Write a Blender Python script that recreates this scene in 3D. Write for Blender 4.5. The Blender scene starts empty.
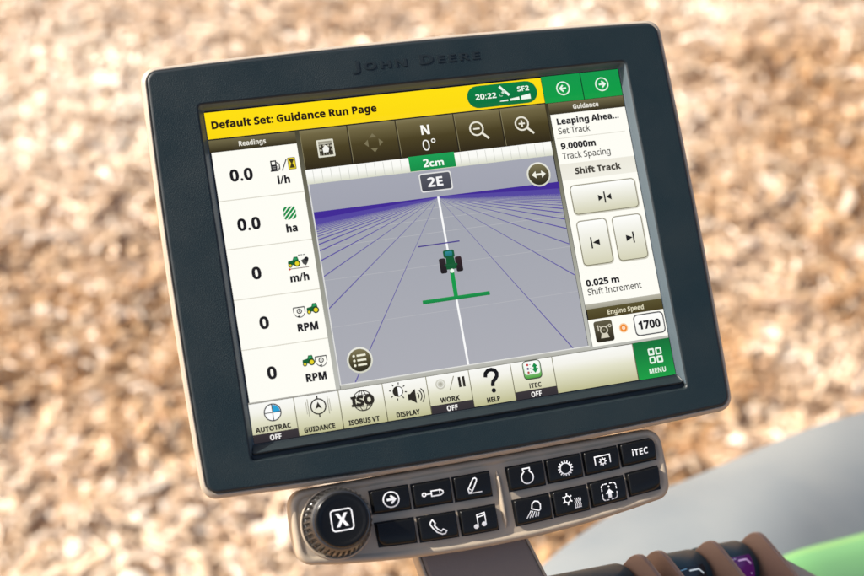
import bpy, bmesh, math, random
from mathutils import noise, Vector, Matrix, Euler
from mathutils.geometry import tessellate_polygon
random.seed(7)
scene = bpy.context.scene
COL = scene.collection
rad = math.radians
PI = math.pi
EXPOSURE = 1.0

# ------------------------------------------------------------------ lettering outlines (quarter-thousandths of an em)
FR={"0":[154,[[77,-3,57,0,41,9,29,24,20,43,15,67,13,96,14,116,16,134,19,149,28,169,40,183,56,192,77,195,96,192,112,183,125,169,133,149,139,125,140,96,140,77,138,59,134,43,126,24,114,9,97,0],[77,17,95,22,107,37,112,52,116,72,117,96,116,120,112,140,107,155,95,170,77,175,58,170,46,155,41,140,38,120,37,96,38,72,41,52,46,37,58,22]]],"a":[151,[[58,-3,40,0,25,8,16,21,12,40,17,59,29,73,43,80,60,84,81,86,106,87,106,95,104,111,98,120,89,126,76,127,65,126,55,124,35,116,28,134,38,139,51,143,64,146,77,146,100,144,116,135,126,120,129,98,129,0,112,0,107,20,106,20,96,10,86,3,74,-1],[63,16,80,19,93,26,103,39,106,57,106,70,84,70,62,67,47,61,39,52,37,40,39,29,44,22,53,18]]],"c":[129,[[81,-3,63,-1,47,5,33,15,23,29,17,48,15,71,17,95,24,114,34,129,48,139,64,145,82,147,103,144,120,139,113,119,98,124,82,126,58,120,44,102,39,71,42,48,50,32,62,21,80,18,91,18,101,20,118,26,118,5,102,-1]]],"e":[152,[[84,-3,65,-1,48,6,34,16,24,30,17,49,15,71,17,93,23,111,32,126,45,138,61,144,78,147,96,145,110,139,122,129,131,116,136,100,138,82,138,67,39,67,43,46,52,30,66,21,85,17,98,18,109,20,131,27,131,7,110,0,98,-2],[40,86,113,86,111,103,105,116,94,124,78,127,63,125,51,116,44,103]]],"f":[92,[[29,0,29,126,4,126,4,137,29,145,29,153,32,177,42,193,56,202,76,206,92,204,104,201,98,182,88,185,76,186,66,184,59,178,54,168,53,153,53,144,89,144,89,126,53,126,53,0]]],"g":[165,[[78,-64,58,-63,41,-60,26,-55,26,-34,41,-40,59,-44,79,-45,96,-42,108,-34,116,-21,119,-4,119,1,119,11,120,19,119,19,107,7,92,0,74,-3,49,2,30,17,22,32,17,50,15,72,17,93,22,111,30,126,49,142,74,147,87,145,100,141,110,135,119,125,120,125,124,144,142,144,142,-2,141,-21,135,-37,127,-49,114,-58,98,-63],[78,17,96,20,109,28,117,44,119,66,119,72,117,97,109,114,96,124,77,127,61,123,49,112,42,95,39,71,42,48,49,31,61,20]]],"h":[166,[[23,0,23,204,46,204,46,144,45,124,47,124,55,134,66,141,78,145,92,146,115,143,131,134,141,118,144,94,144,0,121,0,121,92,113,118,89,127,68,123,55,113,49,97,46,74,46,0]]],"i":[69,[[35,168,29,169,25,172,22,176,21,183,22,190,25,194,29,197,35,198,40,197,44,194,48,190,49,183,48,176,44,172,40,169],[23,0,23,144,46,144,46,0]]],"k":[143,[[23,0,23,204,46,204,46,98,46,86,45,74,46,74,51,80,58,89,63,95,109,144,137,144,79,82,141,0,113,0,63,67,46,53,46,0]]],"m":[251,[[23,0,23,144,42,144,45,124,47,124,55,134,65,141,77,145,89,147,109,144,124,136,133,122,135,122,143,133,154,141,167,145,181,147,202,144,217,134,226,118,229,94,229,0,206,0,206,93,199,118,177,127,159,124,147,115,140,100,138,80,138,0,114,0,114,93,107,118,85,127,66,123,55,113,49,97,46,75,46,0]]],"n":[166,[[23,0,23,144,42,144,45,124,47,124,55,134,66,141,79,145,92,147,115,144,131,134,141,118,144,94,144,0,121,0,121,92,113,118,89,127,68,123,56,113,49,97,46,75,46,0]]],"p":[165,[[23,-64,23,144,42,144,45,124,46,124,54,133,63,140,76,145,91,147,115,142,134,128,143,114,149,95,150,72,149,50,143,31,134,16,115,2,91,-3,76,-1,64,4,54,10,46,18,45,18,46,7,46,-5,46,-64],[88,17,100,19,109,24,117,33,122,44,125,57,126,73,124,95,116,112,104,123,87,127,68,124,56,114,49,99,46,77,46,72,49,49,55,31,68,21]]],"r":[111,[[23,0,23,144,42,144,45,118,46,118,54,129,64,138,76,145,90,147,99,146,107,145,104,123,96,125,88,125,78,124,68,119,59,112,52,102,48,90,46,77,46,0]]],"t":[97,[[67,-3,56,-2,46,1,37,7,31,15,26,26,25,42,25,126,4,126,4,137,25,146,34,177,48,177,48,144,90,144,90,126,48,126,48,42,50,31,55,23,62,18,71,17,82,18,91,20,91,2,80,-1]]],"I":[91,[[11,0,11,14,33,19,33,172,11,178,11,192,80,192,80,178,57,172,57,19,80,14,80,0]]],"S":[147,[[66,-3,51,-2,37,0,24,3,14,6,14,30,38,22,52,19,67,18,86,20,100,27,108,36,111,49,110,58,107,65,101,71,93,77,66,89,44,99,29,110,19,126,16,146,18,160,24,172,33,181,46,189,60,193,77,194,93,194,106,192,119,188,130,184,123,163,101,170,89,173,77,173,61,171,50,166,43,157,41,145,42,136,45,129,50,123,58,118,82,107,98,100,111,93,121,86,129,76,133,65,135,51,130,29,116,12,103,4,86,-1]]],"T":[149,[[63,0,63,171,3,171,3,192,146,192,146,171,87,171,87,0]]],".":[72,[[36,-4,29,-3,24,1,21,6,19,15,21,23,24,28,29,31,36,33,42,31,48,28,51,23,53,15,51,6,48,1,42,-3]]],":":[72,[[36,111,29,112,24,116,21,121,19,129,21,138,24,144,29,147,36,148,42,147,48,144,51,138,53,129,51,121,48,116,42,112],[36,-4,29,-3,24,1,21,6,19,15,21,23,24,28,29,31,36,33,42,31,48,28,51,23,53,15,51,6,48,1,42,-3]]],"/":[100,[[3,0,74,192,97,192,26,0]]],"?":[117,[[38,54,38,61,40,79,42,86,47,93,60,107,76,122,81,128,85,133,86,139,87,147,85,158,79,167,69,172,55,174,42,173,31,170,12,163,3,181,15,187,27,191,41,194,56,194,79,191,96,182,106,167,110,147,109,136,106,127,101,119,95,111,78,96,64,83,60,77,58,72,56,59,56,54],[48,-4,41,-3,36,1,33,6,31,15,33,23,36,28,41,31,48,33,54,31,60,28,63,23,64,15,63,6,60,1,54,-3]]],"°":[161,[[26,0,26,192,136,192,136,0],[39,14,122,14,122,178,39,178]]]}
FB={"0":[154,[[77,-3,56,0,39,9,26,24,17,43,11,67,10,96,10,116,13,133,16,149,25,169,37,183,55,192,77,195,97,192,114,183,127,169,136,149,142,125,144,96,143,76,141,59,137,43,129,24,116,9,99,0],[77,30,89,34,98,46,101,59,103,76,103,96,103,116,101,132,98,145,89,158,77,162,64,158,56,145,52,132,51,116,50,96,51,76,52,59,56,47,64,34]]],"1":[154,[[70,0,70,111,71,129,71,149,66,143,57,136,35,118,16,143,78,192,111,192,111,0]]],"2":[154,[[11,0,11,28,59,77,82,102,90,111,95,120,98,129,99,138,98,148,93,155,85,159,76,161,65,159,54,156,44,149,32,141,10,167,28,181,38,186,49,191,63,194,79,194,96,193,111,188,123,180,132,169,138,157,139,143,138,128,133,114,125,101,115,88,86,59,61,36,61,34,145,34,145,0]]],"3":[154,[[66,-3,46,-2,27,2,10,8,10,42,23,37,36,33,49,30,61,30,80,31,92,37,98,46,100,58,99,66,96,72,91,77,82,80,70,82,54,83,40,83,40,114,55,114,70,115,82,118,89,121,94,127,97,133,98,140,96,149,91,156,83,160,70,162,57,161,46,157,29,148,10,176,23,183,37,189,54,193,73,194,91,193,107,189,120,183,133,168,137,149,134,131,125,117,112,107,96,101,96,100,116,95,131,86,140,73,143,56,141,40,135,26,124,14,109,5,90,-1]]],"4":[154,[[87,0,87,40,5,40,5,68,89,192,126,192,126,71,149,71,149,40,126,40,126,0],[40,71,87,71,87,104,87,119,87,135,88,145,87,145,82,135,75,124]]],"5":[154,[[65,-3,50,-2,36,0,24,3,13,8,13,43,24,38,37,34,51,31,63,30,79,32,91,38,98,47,100,61,96,77,83,87,62,90,46,88,33,85,17,94,24,192,128,192,128,157,60,157,56,120,66,122,81,122,97,121,112,116,124,108,133,96,139,82,141,64,139,45,133,29,122,15,107,5,88,-1]]],"6":[154,[[80,-3,61,0,44,6,30,18,19,34,14,48,10,63,9,81,10,98,12,114,15,130,20,145,28,158,37,170,50,180,65,188,83,192,106,194,119,194,131,192,131,160,120,162,108,162,87,160,71,155,60,146,53,134,49,119,47,102,48,102,55,111,64,118,75,123,90,125,113,121,130,109,141,90,145,64,143,45,137,28,127,15,114,5,98,-1],[79,30,89,32,98,38,104,48,106,63,104,76,99,85,91,91,80,93,71,93,64,90,58,85,53,80,51,73,50,67,51,58,53,50,57,42,63,35,70,31]]],"7":[154,[[30,0,102,158,7,158,7,192,145,192,145,166,72,0]]],"8":[154,[[77,-3,57,-1,40,3,27,11,14,27,9,49,12,67,20,81,32,92,46,100,34,109,24,120,18,133,15,148,17,162,24,174,34,183,47,189,61,193,77,194,93,193,107,189,120,183,130,174,136,162,138,148,136,132,128,120,117,110,104,101,123,89,132,81,138,72,143,62,144,50,142,35,136,22,125,12,112,4,96,-1],[77,118,85,123,93,129,98,136,100,145,98,153,93,160,86,163,77,165,67,163,60,160,55,153,53,145,55,136,60,129,68,123],[76,27,89,29,99,34,104,41,106,51,105,58,102,64,91,73,78,82,75,84,64,77,55,70,49,61,47,51,49,42,54,34,64,29]]],"9":[154,[[48,-3,35,-2,22,-1,22,32,33,30,45,29,66,31,82,37,93,46,100,58,105,72,107,89,105,89,98,80,90,73,79,68,63,67,41,71,23,82,12,102,9,127,11,147,16,163,26,176,39,186,55,192,74,194,93,192,109,185,124,174,135,157,140,144,143,128,144,110,143,94,142,77,138,61,133,47,126,33,116,21,104,11,89,4,70,-1],[74,98,82,99,90,102,95,106,100,112,103,118,104,124,103,133,100,142,96,150,91,156,84,160,75,161,64,159,55,153,50,143,48,128,49,115,54,106,62,100]]],"a":[162,[[57,-3,39,0,24,9,15,23,11,44,15,64,28,78,40,85,57,89,77,91,102,91,102,98,101,108,96,115,89,119,80,120,69,119,59,117,38,109,25,136,37,142,51,146,66,149,81,150,107,146,126,137,138,121,142,98,142,0,114,0,106,20,105,20,96,10,85,3,73,-1],[72,27,84,29,93,34,100,43,102,56,102,68,87,67,70,65,60,60,54,53,52,44,54,36,58,30,64,28]]],"c":[138,[[81,-3,60,-1,44,5,30,15,20,30,14,49,12,73,14,97,21,116,32,131,47,141,64,147,84,149,98,149,110,146,130,139,118,109,100,115,84,117,67,112,56,97,53,73,55,54,61,40,71,32,84,30,96,31,106,33,116,37,125,42,125,8,116,3,106,0,95,-2]]],"d":[170,[[67,-3,45,2,28,17,19,31,14,50,12,73,14,96,19,115,28,130,46,145,69,149,83,148,95,143,104,136,111,128,112,128,110,140,109,157,109,204,149,204,149,0,118,0,111,19,109,19,102,11,93,4,82,-1],[81,29,96,32,105,39,110,51,112,69,112,73,110,92,105,106,96,114,81,117,69,114,60,105,55,92,53,73,55,54,60,40,69,32]]],"e":[159,[[87,-3,67,-1,48,6,33,16,22,30,15,49,12,72,14,96,21,115,31,130,45,141,62,147,81,149,100,147,116,142,129,132,139,119,145,102,147,83,147,63,53,63,55,48,63,37,74,30,89,27,103,28,115,30,127,34,139,39,139,8,128,3,116,0,103,-2],[53,90,110,90,108,102,103,112,94,119,82,121,71,119,62,113,56,104]]],"f":[104,[[27,0,27,117,5,117,5,136,27,147,27,157,29,174,34,187,41,195,52,201,64,204,79,206,101,204,116,199,106,170,96,173,84,174,76,173,71,169,68,163,67,156,67,147,102,147,102,117,67,117,67,0]]],"g":[170,[[76,-64,47,-63,34,-60,21,-56,21,-24,39,-30,58,-34,78,-35,101,-27,109,-2,109,1,109,10,110,19,109,19,101,9,91,2,80,-1,67,-3,44,2,27,17,19,32,14,51,12,73,14,95,19,114,27,129,45,144,69,149,93,144,111,128,112,128,115,147,149,147,149,0,147,-20,141,-35,131,-48,116,-57,98,-63],[82,29,95,31,104,37,110,49,112,68,112,73,110,93,104,107,95,114,81,117,65,112,56,97,53,73,56,48,66,34]]],"h":[176,[[21,0,21,204,61,204,61,163,60,142,59,128,61,128,69,138,79,144,91,148,104,149,125,146,142,137,153,120,156,96,156,0,116,0,116,86,110,109,93,117,77,114,68,105,63,90,61,69,61,0]]],"i":[82,[[41,165,33,166,26,169,21,175,19,185,21,194,26,200,33,203,41,204,49,203,56,200,61,194,63,185,61,175,56,169,49,166],[21,0,21,147,61,147,61,0]]],"k":[167,[[21,0,21,204,61,204,61,113,60,96,59,80,68,91,77,102,118,147,163,147,105,83,167,0,120,0,78,59,61,46,61,0]]],"l":[82,[[21,0,21,204,61,204,61,0]]],"m":[264,[[21,0,21,147,52,147,57,128,59,128,67,138,78,144,89,148,102,149,117,148,129,144,139,137,146,128,150,128,158,138,169,144,181,148,193,149,215,146,231,137,240,120,244,96,244,0,204,0,204,86,198,109,182,117,168,115,159,106,154,92,152,74,152,0,112,0,112,86,107,109,90,117,76,114,67,105,63,90,61,69,61,0]]],"n":[176,[[21,0,21,147,52,147,57,128,59,128,67,138,78,144,91,148,104,149,126,146,142,137,153,120,156,96,156,0,116,0,116,86,115,100,111,109,103,115,93,117,77,114,68,105,63,90,61,69,61,0]]],"p":[170,[[21,-64,21,147,53,147,59,128,61,128,68,136,77,143,88,148,103,149,125,145,143,130,151,115,156,96,158,74,156,51,151,32,142,17,124,2,102,-3,87,-1,76,3,68,9,61,16,59,16,61,-5,61,-64],[90,30,102,33,111,41,115,55,117,74,114,98,105,113,90,117,76,115,68,108,63,96,61,78,61,74,63,55,67,41,76,33]]],"r":[122,[[21,0,21,147,51,147,57,122,59,122,67,132,77,141,89,147,103,149,110,149,116,148,113,111,108,112,102,112,92,111,82,108,73,104,67,97,62,87,61,75,61,0]]],"s":[134,[[61,-3,34,-1,23,2,12,6,12,39,38,30,51,27,62,27,72,27,79,30,83,34,84,39,82,46,73,53,52,62,30,74,22,80,16,88,13,97,12,109,16,126,28,139,46,147,70,149,83,149,96,147,109,143,122,138,110,109,89,117,79,119,70,120,56,117,52,110,54,104,63,98,82,89,104,79,112,72,118,65,122,55,123,44,119,24,108,9,95,3,80,-1]]],"t":[117,[[71,-3,59,-2,48,2,38,7,31,17,27,29,25,46,25,117,6,117,6,134,28,147,40,178,65,178,65,147,106,147,106,117,65,117,65,46,66,39,70,33,76,30,83,29,96,31,108,34,108,4,92,-1]]],"u":[176,[[72,-3,51,1,34,10,24,27,20,51,20,147,60,147,60,61,62,47,66,37,73,31,84,29,99,32,109,42,114,57,116,78,116,147,156,147,156,0,125,0,120,19,117,19,109,9,98,2,86,-1]]],"A":[185,[[0,0,68,193,117,193,185,0,142,0,128,46,58,46,44,0],[68,80,118,80,104,124,100,136,96,150,93,163,89,149,85,134,82,124]]],"B":[181,[[24,0,24,192,84,192,107,191,127,187,142,181,157,166,161,143,160,128,154,116,144,106,132,102,132,100,141,98,149,94,156,88,162,80,165,69,166,56,162,32,147,15,133,7,116,2,96,0],[65,116,88,116,103,117,113,121,118,128,120,138,118,147,112,154,101,157,86,158,65,158],[65,34,91,34,107,35,117,41,122,49,124,60,122,69,117,77,106,82,90,84,65,84]]],"C":[171,[[102,-3,83,-1,67,3,53,10,36,24,25,44,20,60,17,77,16,96,17,114,20,131,26,147,39,167,57,182,71,189,87,193,106,194,120,194,134,191,148,187,162,181,149,148,127,157,116,160,106,161,85,156,70,143,63,130,59,114,57,95,59,76,63,61,69,48,84,35,106,31,117,32,129,34,154,41,154,7,142,3,129,0,116,-2]]],"D":[199,[[24,0,24,192,84,192,104,191,121,187,137,181,156,168,171,149,178,134,182,117,183,98,180,68,171,44,156,25,135,11,109,3,78,0],[65,34,82,34,115,41,134,62,141,97,139,116,135,132,127,144,110,155,87,158,65,158]]],"E":[150,[[24,0,24,192,135,192,135,158,65,158,65,116,130,116,130,83,65,83,65,34,135,34,135,0]]],"F":[147,[[24,0,24,192,134,192,134,158,64,158,64,109,129,109,129,76,64,76,64,0]]],"G":[194,[[105,-3,78,0,56,9,39,23,26,42,18,67,16,96,17,115,21,133,27,148,36,162,48,173,61,182,77,189,95,193,116,194,131,194,146,191,160,188,173,183,159,150,139,158,128,160,116,161,99,159,85,153,73,143,65,130,59,114,57,95,59,78,63,62,69,49,79,39,91,33,107,31,122,32,133,34,133,74,97,74,97,108,173,108,173,8,142,0,124,-2]]],"H":[206,[[24,0,24,192,65,192,65,117,141,117,141,192,181,192,181,0,141,0,141,83,65,83,65,0]]],"I":[104,[[9,0,9,23,32,34,32,158,9,169,9,192,96,192,96,169,73,158,73,34,96,23,96,0]]],"J":[89,[[4,-56,-10,-55,-20,-53,-20,-20,-11,-21,-1,-22,6,-22,12,-20,17,-16,21,-9,23,0,24,12,24,192,65,192,65,12,63,-10,57,-28,48,-41,36,-50,21,-55]]],"K":[178,[[24,0,24,192,65,192,65,104,73,115,81,127,133,192,178,192,111,107,178,0,132,0,82,81,65,69,65,0]]],"L":[152,[[24,0,24,192,65,192,65,34,143,34,143,0]]],"M":[253,[[24,0,24,192,80,192,125,45,126,45,174,192,229,192,229,0,191,0,191,91,192,112,192,134,193,150,192,150,143,0,105,0,59,150,58,150,59,134,60,111,60,89,60,0]]],"N":[218,[[24,0,24,192,75,192,159,48,160,48,158,75,158,101,158,192,194,192,194,0,143,0,59,145,58,145,60,118,60,90,60,0]]],"O":[214,[[107,-3,87,-1,70,3,55,10,38,25,25,44,20,60,17,77,16,96,17,115,20,133,25,148,38,168,55,183,70,189,87,193,107,195,127,193,144,189,158,183,176,168,188,148,194,133,197,115,198,96,197,77,194,60,188,44,176,24,158,10,144,3,127,-1],[107,31,129,36,144,49,151,62,154,78,156,96,154,115,151,131,144,144,129,157,107,161,85,157,70,144,63,131,60,115,58,96,60,78,63,62,70,49,85,36]]],"P":[169,[[24,0,24,192,85,192,108,190,126,185,140,176,152,157,157,132,155,116,150,101,140,87,126,77,107,70,82,68,65,68,65,0],[65,102,78,102,94,103,105,108,113,117,116,131,107,152,83,158,65,158]]],"R":[177,[[24,0,24,192,80,192,104,190,123,185,138,178,152,160,157,134,155,122,152,111,146,102,138,95,130,88,121,84,177,0,132,0,87,74,65,74,65,0],[65,107,78,107,95,108,107,113,113,122,116,133,113,145,106,153,94,157,77,158,65,158]]],"S":[148,[[67,-3,47,-1,29,2,12,9,12,47,41,36,55,32,70,31,83,32,91,37,96,43,98,51,95,61,87,69,75,76,60,83,46,90,31,101,24,109,19,117,16,128,15,140,19,163,32,180,45,188,61,193,80,194,94,194,108,191,136,181,123,149,100,158,89,160,78,161,68,159,60,155,56,149,54,141,57,132,63,125,75,119,91,111,104,104,116,96,125,88,132,78,136,67,137,53,133,30,119,12,105,4,87,-1]]],"T":[156,[[57,0,57,158,5,158,5,192,150,192,150,158,98,158,98,0]]],"U":[203,[[101,-3,77,-1,58,6,43,17,32,31,25,48,23,68,23,192,63,192,63,74,66,54,73,41,85,34,102,31,119,34,131,42,137,55,140,75,140,192,180,192,180,68,178,49,172,32,161,18,145,7,125,0]]],"V":[175,[[65,0,0,192,41,192,77,78,80,67,84,50,87,35,90,50,94,67,97,78,134,192,175,192,109,0]]],"W":[260,[[49,0,0,192,40,192,64,87,68,71,71,53,74,37,76,53,80,71,83,84,111,192,149,192,177,84,180,71,183,53,186,37,188,53,192,71,195,87,220,192,260,192,211,0,165,0,139,101,137,110,134,122,131,136,130,146,128,136,126,123,123,110,121,100,95,0]]],"X":[179,[[0,0,64,99,4,192,49,192,90,123,131,192,175,192,114,97,179,0,133,0,88,73,44,0]]],"Y":[168,[[64,0,64,73,0,192,44,192,84,113,124,192,168,192,104,75,104,0]]]}

def lin(c):
    out = []
    for v in c[:3]:
        v = v / 255.0
        out.append(v / 12.92 if v <= 0.04045 else ((v + 0.055) / 1.055) ** 2.4)
    return tuple(out)

def lerp(a, b, t):
    return tuple(a[i] + (b[i] - a[i]) * t for i in range(len(a)))

# ------------------------------------------------------------------ objects, parents, tags
def tag(o, label=None, category=None, group=None, kind=None):
    if label: o['label'] = label
    if category: o['category'] = category
    if group: o['group'] = group
    if kind: o['kind'] = kind
    return o

def empty(name, matrix):
    o = bpy.data.objects.new(name, None)
    COL.objects.link(o)
    o.empty_display_size = 0.02
    o.matrix_world = matrix
    return o

class MB:
    """collects faces (with a material slot and a tint for each corner) and links them as ONE mesh object"""
    def __init__(self):
        self.v = []; self.f = []; self.m = []; self.t = []; self.s = []
    def add(self, verts, faces, mat=0, tint=(1, 1, 1), smooth=False, tints=None):
        b = len(self.v)
        self.v += [tuple(p) for p in verts]
        for f in faces:
            self.f.append(tuple(b + i for i in f)); self.m.append(mat); self.s.append(smooth)
            self.t.append([(tints[i] if tints else tint) for i in f])
    def build(self, name, mats, parent=None, loc=None, weld=0.0):
        me = bpy.data.meshes.new(name)
        me.from_pydata(self.v, [], self.f)
        for m in mats: me.materials.append(m)
        me.polygons.foreach_set('material_index', self.m)
        me.polygons.foreach_set('use_smooth', self.s)
        a = me.color_attributes.new('tint', 'FLOAT_COLOR', 'CORNER')
        flat = []
        for t in self.t:
            for c in t: flat += [c[0], c[1], c[2], 1.0]
        a.data.foreach_set('color', flat)
        if weld:
            bm = bmesh.new(); bm.from_mesh(me)
            bmesh.ops.remove_doubles(bm, verts=bm.verts, dist=weld)
            bmesh.ops.recalc_face_normals(bm, faces=bm.faces)
            bm.to_mesh(me); bm.free()
        me.update()
        o = bpy.data.objects.new(name, me)
        COL.objects.link(o)
        if parent: o.parent = parent
        if loc is not None: o.location = loc
        return o

def loft(mb, rings, mat=0, closed=True, cap0=False, cap1=False, smooth=True, tint=(1, 1, 1)):
    n = len(rings[0]); vs = [p for r in rings for p in r]; fs = []
    for k in range(len(rings) - 1):
        for i in range(n if closed else n - 1):
            j = (i + 1) % n
            fs.append((k * n + i, k * n + j, (k + 1) * n + j, (k + 1) * n + i))
    mb.add(vs, fs, mat, tint, smooth)
    if cap0: mb.add(rings[0], [tuple(reversed(range(n)))], mat, tint)        # flat ends with their own corners
    if cap1: mb.add(rings[-1], [tuple(range(n))], mat, tint)

def outline(x0, x1, y0, y1, r, bow=(0, 0, 0, 0), na=6, ns=14):
    """counter-clockwise rounded rectangle; bow = how far bottom, right, top, left sides swell outward"""
    pts = []
    def side(a, b, nrm, bw):
        for i in range(1, ns):
            t = i / ns
            k = 4 * t * (1 - t) * bw
            pts.append((a[0] + (b[0] - a[0]) * t + nrm[0] * k, a[1] + (b[1] - a[1]) * t + nrm[1] * k))
    def arc(cx, cy, a0):
        for i in range(na + 1):
            a = a0 + PI / 2 * i / na
            pts.append((cx + r * math.cos(a), cy + r * math.sin(a)))
    arc(x0 + r, y0 + r, PI)
    side((x0 + r, y0), (x1 - r, y0), (0, -1), bow[0])
    arc(x1 - r, y0 + r, -PI / 2)
    side((x1, y0 + r), (x1, y1 - r), (1, 0), bow[1])
    arc(x1 - r, y1 - r, 0)
    side((x1 - r, y1), (x0 + r, y1), (0, 1), bow[2])
    arc(x0 + r, y1 - r, PI / 2)
    side((x0, y1 - r), (x0, y0 + r), (-1, 0), bow[3])
    return pts

MM = 0.001
def z3(pts, z): return [(p[0] * MM, p[1] * MM, z * MM) for p in pts]

# ------------------------------------------------------------------ flat drawing (screen graphics, printed symbols)
class Draw:
    """flat sheets laid one above the other; fn(u, v, layer) gives the point on the real surface"""
    def __init__(self, fn, mat=0):
        self.mb = MB(); self.fn = fn; self.n = 0; self.mat = mat; self.sub = 0
    def up(self): self.n += 1
    def polyf(self, pts, faces, cols, up=True):
        if up: self.up()
        self.mb.add([self.fn(p[0], p[1], self.n) for p in pts], faces, self.mat, tints=cols)
    def rect(self, x0, y0, x1, y1, top, bot=None, stops=None):
        """stops: list of (t, colour) down the height"""
        if stops is None: stops = [(0, top), (1, bot or top)]
        pts = []; cols = []; fs = []
        for t, c in stops:
            y = y0 + (y1 - y0) * t
            pts += [(x0, y), (x1, y)]; cols += [lin(c), lin(c)]
        for k in range(len(stops) - 1):
            a = 2 * k
            fs.append((a, a + 2, a + 3, a + 1))
        self.polyf(pts, fs, cols)
    def poly(self, pts, c, up=True):
        cc = lin(c)
        tri = tessellate_polygon([[Vector((p[0], p[1], 0)) for p in pts]])
        self.polyf(pts, self.orient(pts, tri), [cc] * len(pts), up)
    def orient(self, pts, tris):
        out = []
        for a, b, c in tris:
            A, B, C = pts[a], pts[b], pts[c]
            cr = (B[0] - A[0]) * (C[1] - A[1]) - (B[1] - A[1]) * (C[0] - A[0])
            out.append((a, c, b) if cr > 0 else (a, b, c))       # v runs downward
        return out
    def rrect(self, x0, y0, x1, y1, r, top, bot=None, na=5):
        bot = bot or top
        pts = []
        for cx, cy, a0 in ((x1 - r, y1 - r, 0), (x0 + r, y1 - r, PI / 2), (x0 + r, y0 + r, PI), (x1 - r, y0 + r, 1.5 * PI)):
            for i in range(na + 1):
                a = a0 + PI / 2 * i / na
                pts.append((cx + r * math.cos(a), cy + r * math.sin(a)))
        ctr = ((x0 + x1) / 2, (y0 + y1) / 2)
        n = len(pts); pts.append(ctr)
        cols = [lin(lerp(top, bot, (p[1] - y0) / (y1 - y0))) for p in pts]
        self.polyf(pts, [(n, (i + 1) % n, i) for i in range(n)], cols)
    def frame(self, x0, y0, x1, y1, r, w, c, c2=None):
        """outlined rounded rectangle"""
        pts = []
        for cx, cy, a0 in ((x1 - r, y1 - r, 0), (x0 + r, y1 - r, PI / 2), (x0 + r, y0 + r, PI), (x1 - r, y0 + r, 1.5 * PI)):
            for i in range(6):
                a = a0 + PI / 2 * i / 5
                pts.append((cx + r * math.cos(a), cy + r * math.sin(a)))
        self.stroke(pts, w, c, True)
    def disc(self, cx, cy, r, c, c2=None, n=32, ry=None):
        ry = ry or r
        pts = [(cx + r * math.cos(2 * PI * i / n), cy + ry * math.sin(2 * PI * i / n)) for i in range(n)] + [(cx, cy)]
        c2 = c2 or c
        cols = [lin(lerp(c, c2, (p[1] - cy + ry) / (2 * ry))) for p in pts]
        self.polyf(pts, [(n, (i + 1) % n, i) for i in range(n)], cols)
    def ring(self, cx, cy, r, w, c, n=32, a0=0, a1=2 * PI, ry=None):
        full = abs(a1 - a0 - 2 * PI) < 1e-6
        ry = ry or r
        m = n if full else n + 1
        pts = [(cx + r * math.cos(a0 + (a1 - a0) * i / n), cy + ry * math.sin(a0 + (a1 - a0) * i / n)) for i in range(m)]
        self.stroke(pts, w, c, full)
    def stroke(self, pts, w, c, closed=False, up=True):
        if self.sub:                              # follow a curved face closely
            q = []
            m = len(pts)
            for i in range(m if closed else m - 1):
                a, b = Vector(pts[i]), Vector(pts[(i + 1) % m]); k = max(1, int((b - a).length / self.sub))
                q += [tuple(a.lerp(b, j / k)) for j in range(k)]
            pts = q if closed else q + [pts[-1]]
        n = len(pts); L = []; Rr = []
        for i in range(n):
            p = Vector(pts[i])
            a = Vector(pts[i - 1]) if (i > 0 or closed) else None
            b = Vector(pts[(i + 1) % n]) if (i < n - 1 or closed) else None
            d0 = (p - a).normalized() if a is not None else None
            d1 = (b - p).normalized() if b is not None else None
            if d0 is None: d0 = d1
            if d1 is None: d1 = d0
            n0 = Vector((-d0.y, d0.x)); n1 = Vector((-d1.y, d1.x))
            nn = n0 + n1
            if nn.length < 1e-6: nn = n0.copy()
            nn.normalize()
            k = 1 / max(0.4, nn.dot(n0))
            L.append(p + nn * (w / 2 * k)); Rr.append(p - nn * (w / 2 * k))
        vs = [(q.x, q.y) for q in L] + [(q.x, q.y) for q in Rr]
        fs = []
        for i in range(n if closed else n - 1):
            j = (i + 1) % n
            fs.append((i, j, n + j, n + i))
        cc = lin(c)
        self.polyf(vs, fs, [cc] * len(vs), up)
    def line(self, x0, y0, x1, y1, w, c, up=True): self.stroke([(x0, y0), (x1, y1)], w, c, False, up)
    def text(self, s, x, y, em, c, bold=True, align='c', fit=None, track=0, skew=0, fat=None):
        F = []
        pen = 0
        for ch in s:
            g = (FB if bold and ch in FB else FR).get(ch)
            if ch == ' ' or g is None:
                pen += 68 + track; continue
            F.append((ch, g, pen, bold and ch not in FB)); pen += g[0] + track
        W0 = pen / 269 * em
        sx = (fit / W0) if fit else 1.0
        W0 *= sx
        x0 = x - W0 / 2 if align == 'c' else x - W0 if align == 'r' else x
        cc = lin(c); shapes = []
        self.up()
        for ch, g, px, _ in F:
            key = (ch, bold)
            if key not in TESS:
                cons = [[Vector((k[i], k[i + 1], 0)) for i in range(0, len(k), 2)] for k in g[1]]
                flat = [(q.x, q.y) for k in cons for q in k]
                tr = tess(cons)
                TESS[key] = (flat, tr)
            flat, tr = TESS[key]
            pts = [(x0 + (px + q[0] + skew * q[1]) / 269 * em * sx, y - q[1] / 269 * em) for q in flat]
            self.polyf(pts, self.orient(pts, tr), [cc] * len(pts), False)
            shapes.append((g[1], px))
        if bold or fat:                           # a little extra weight
            self.up()
            w = em * ((0.055 if sum(c) < 330 else 0.02) if fat is None else fat)
            for cons, px in shapes:
                for k in cons:
                    self.stroke([(x0 + (px + k[i]) / 269 * em * sx, y - k[i + 1] / 269 * em) for i in range(0, len(k), 2)], w, c, True, False)
    def build(self, name, mats, parent, loc=None): return self.mb.build(name, mats, parent, loc)
TESS = {}
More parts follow.
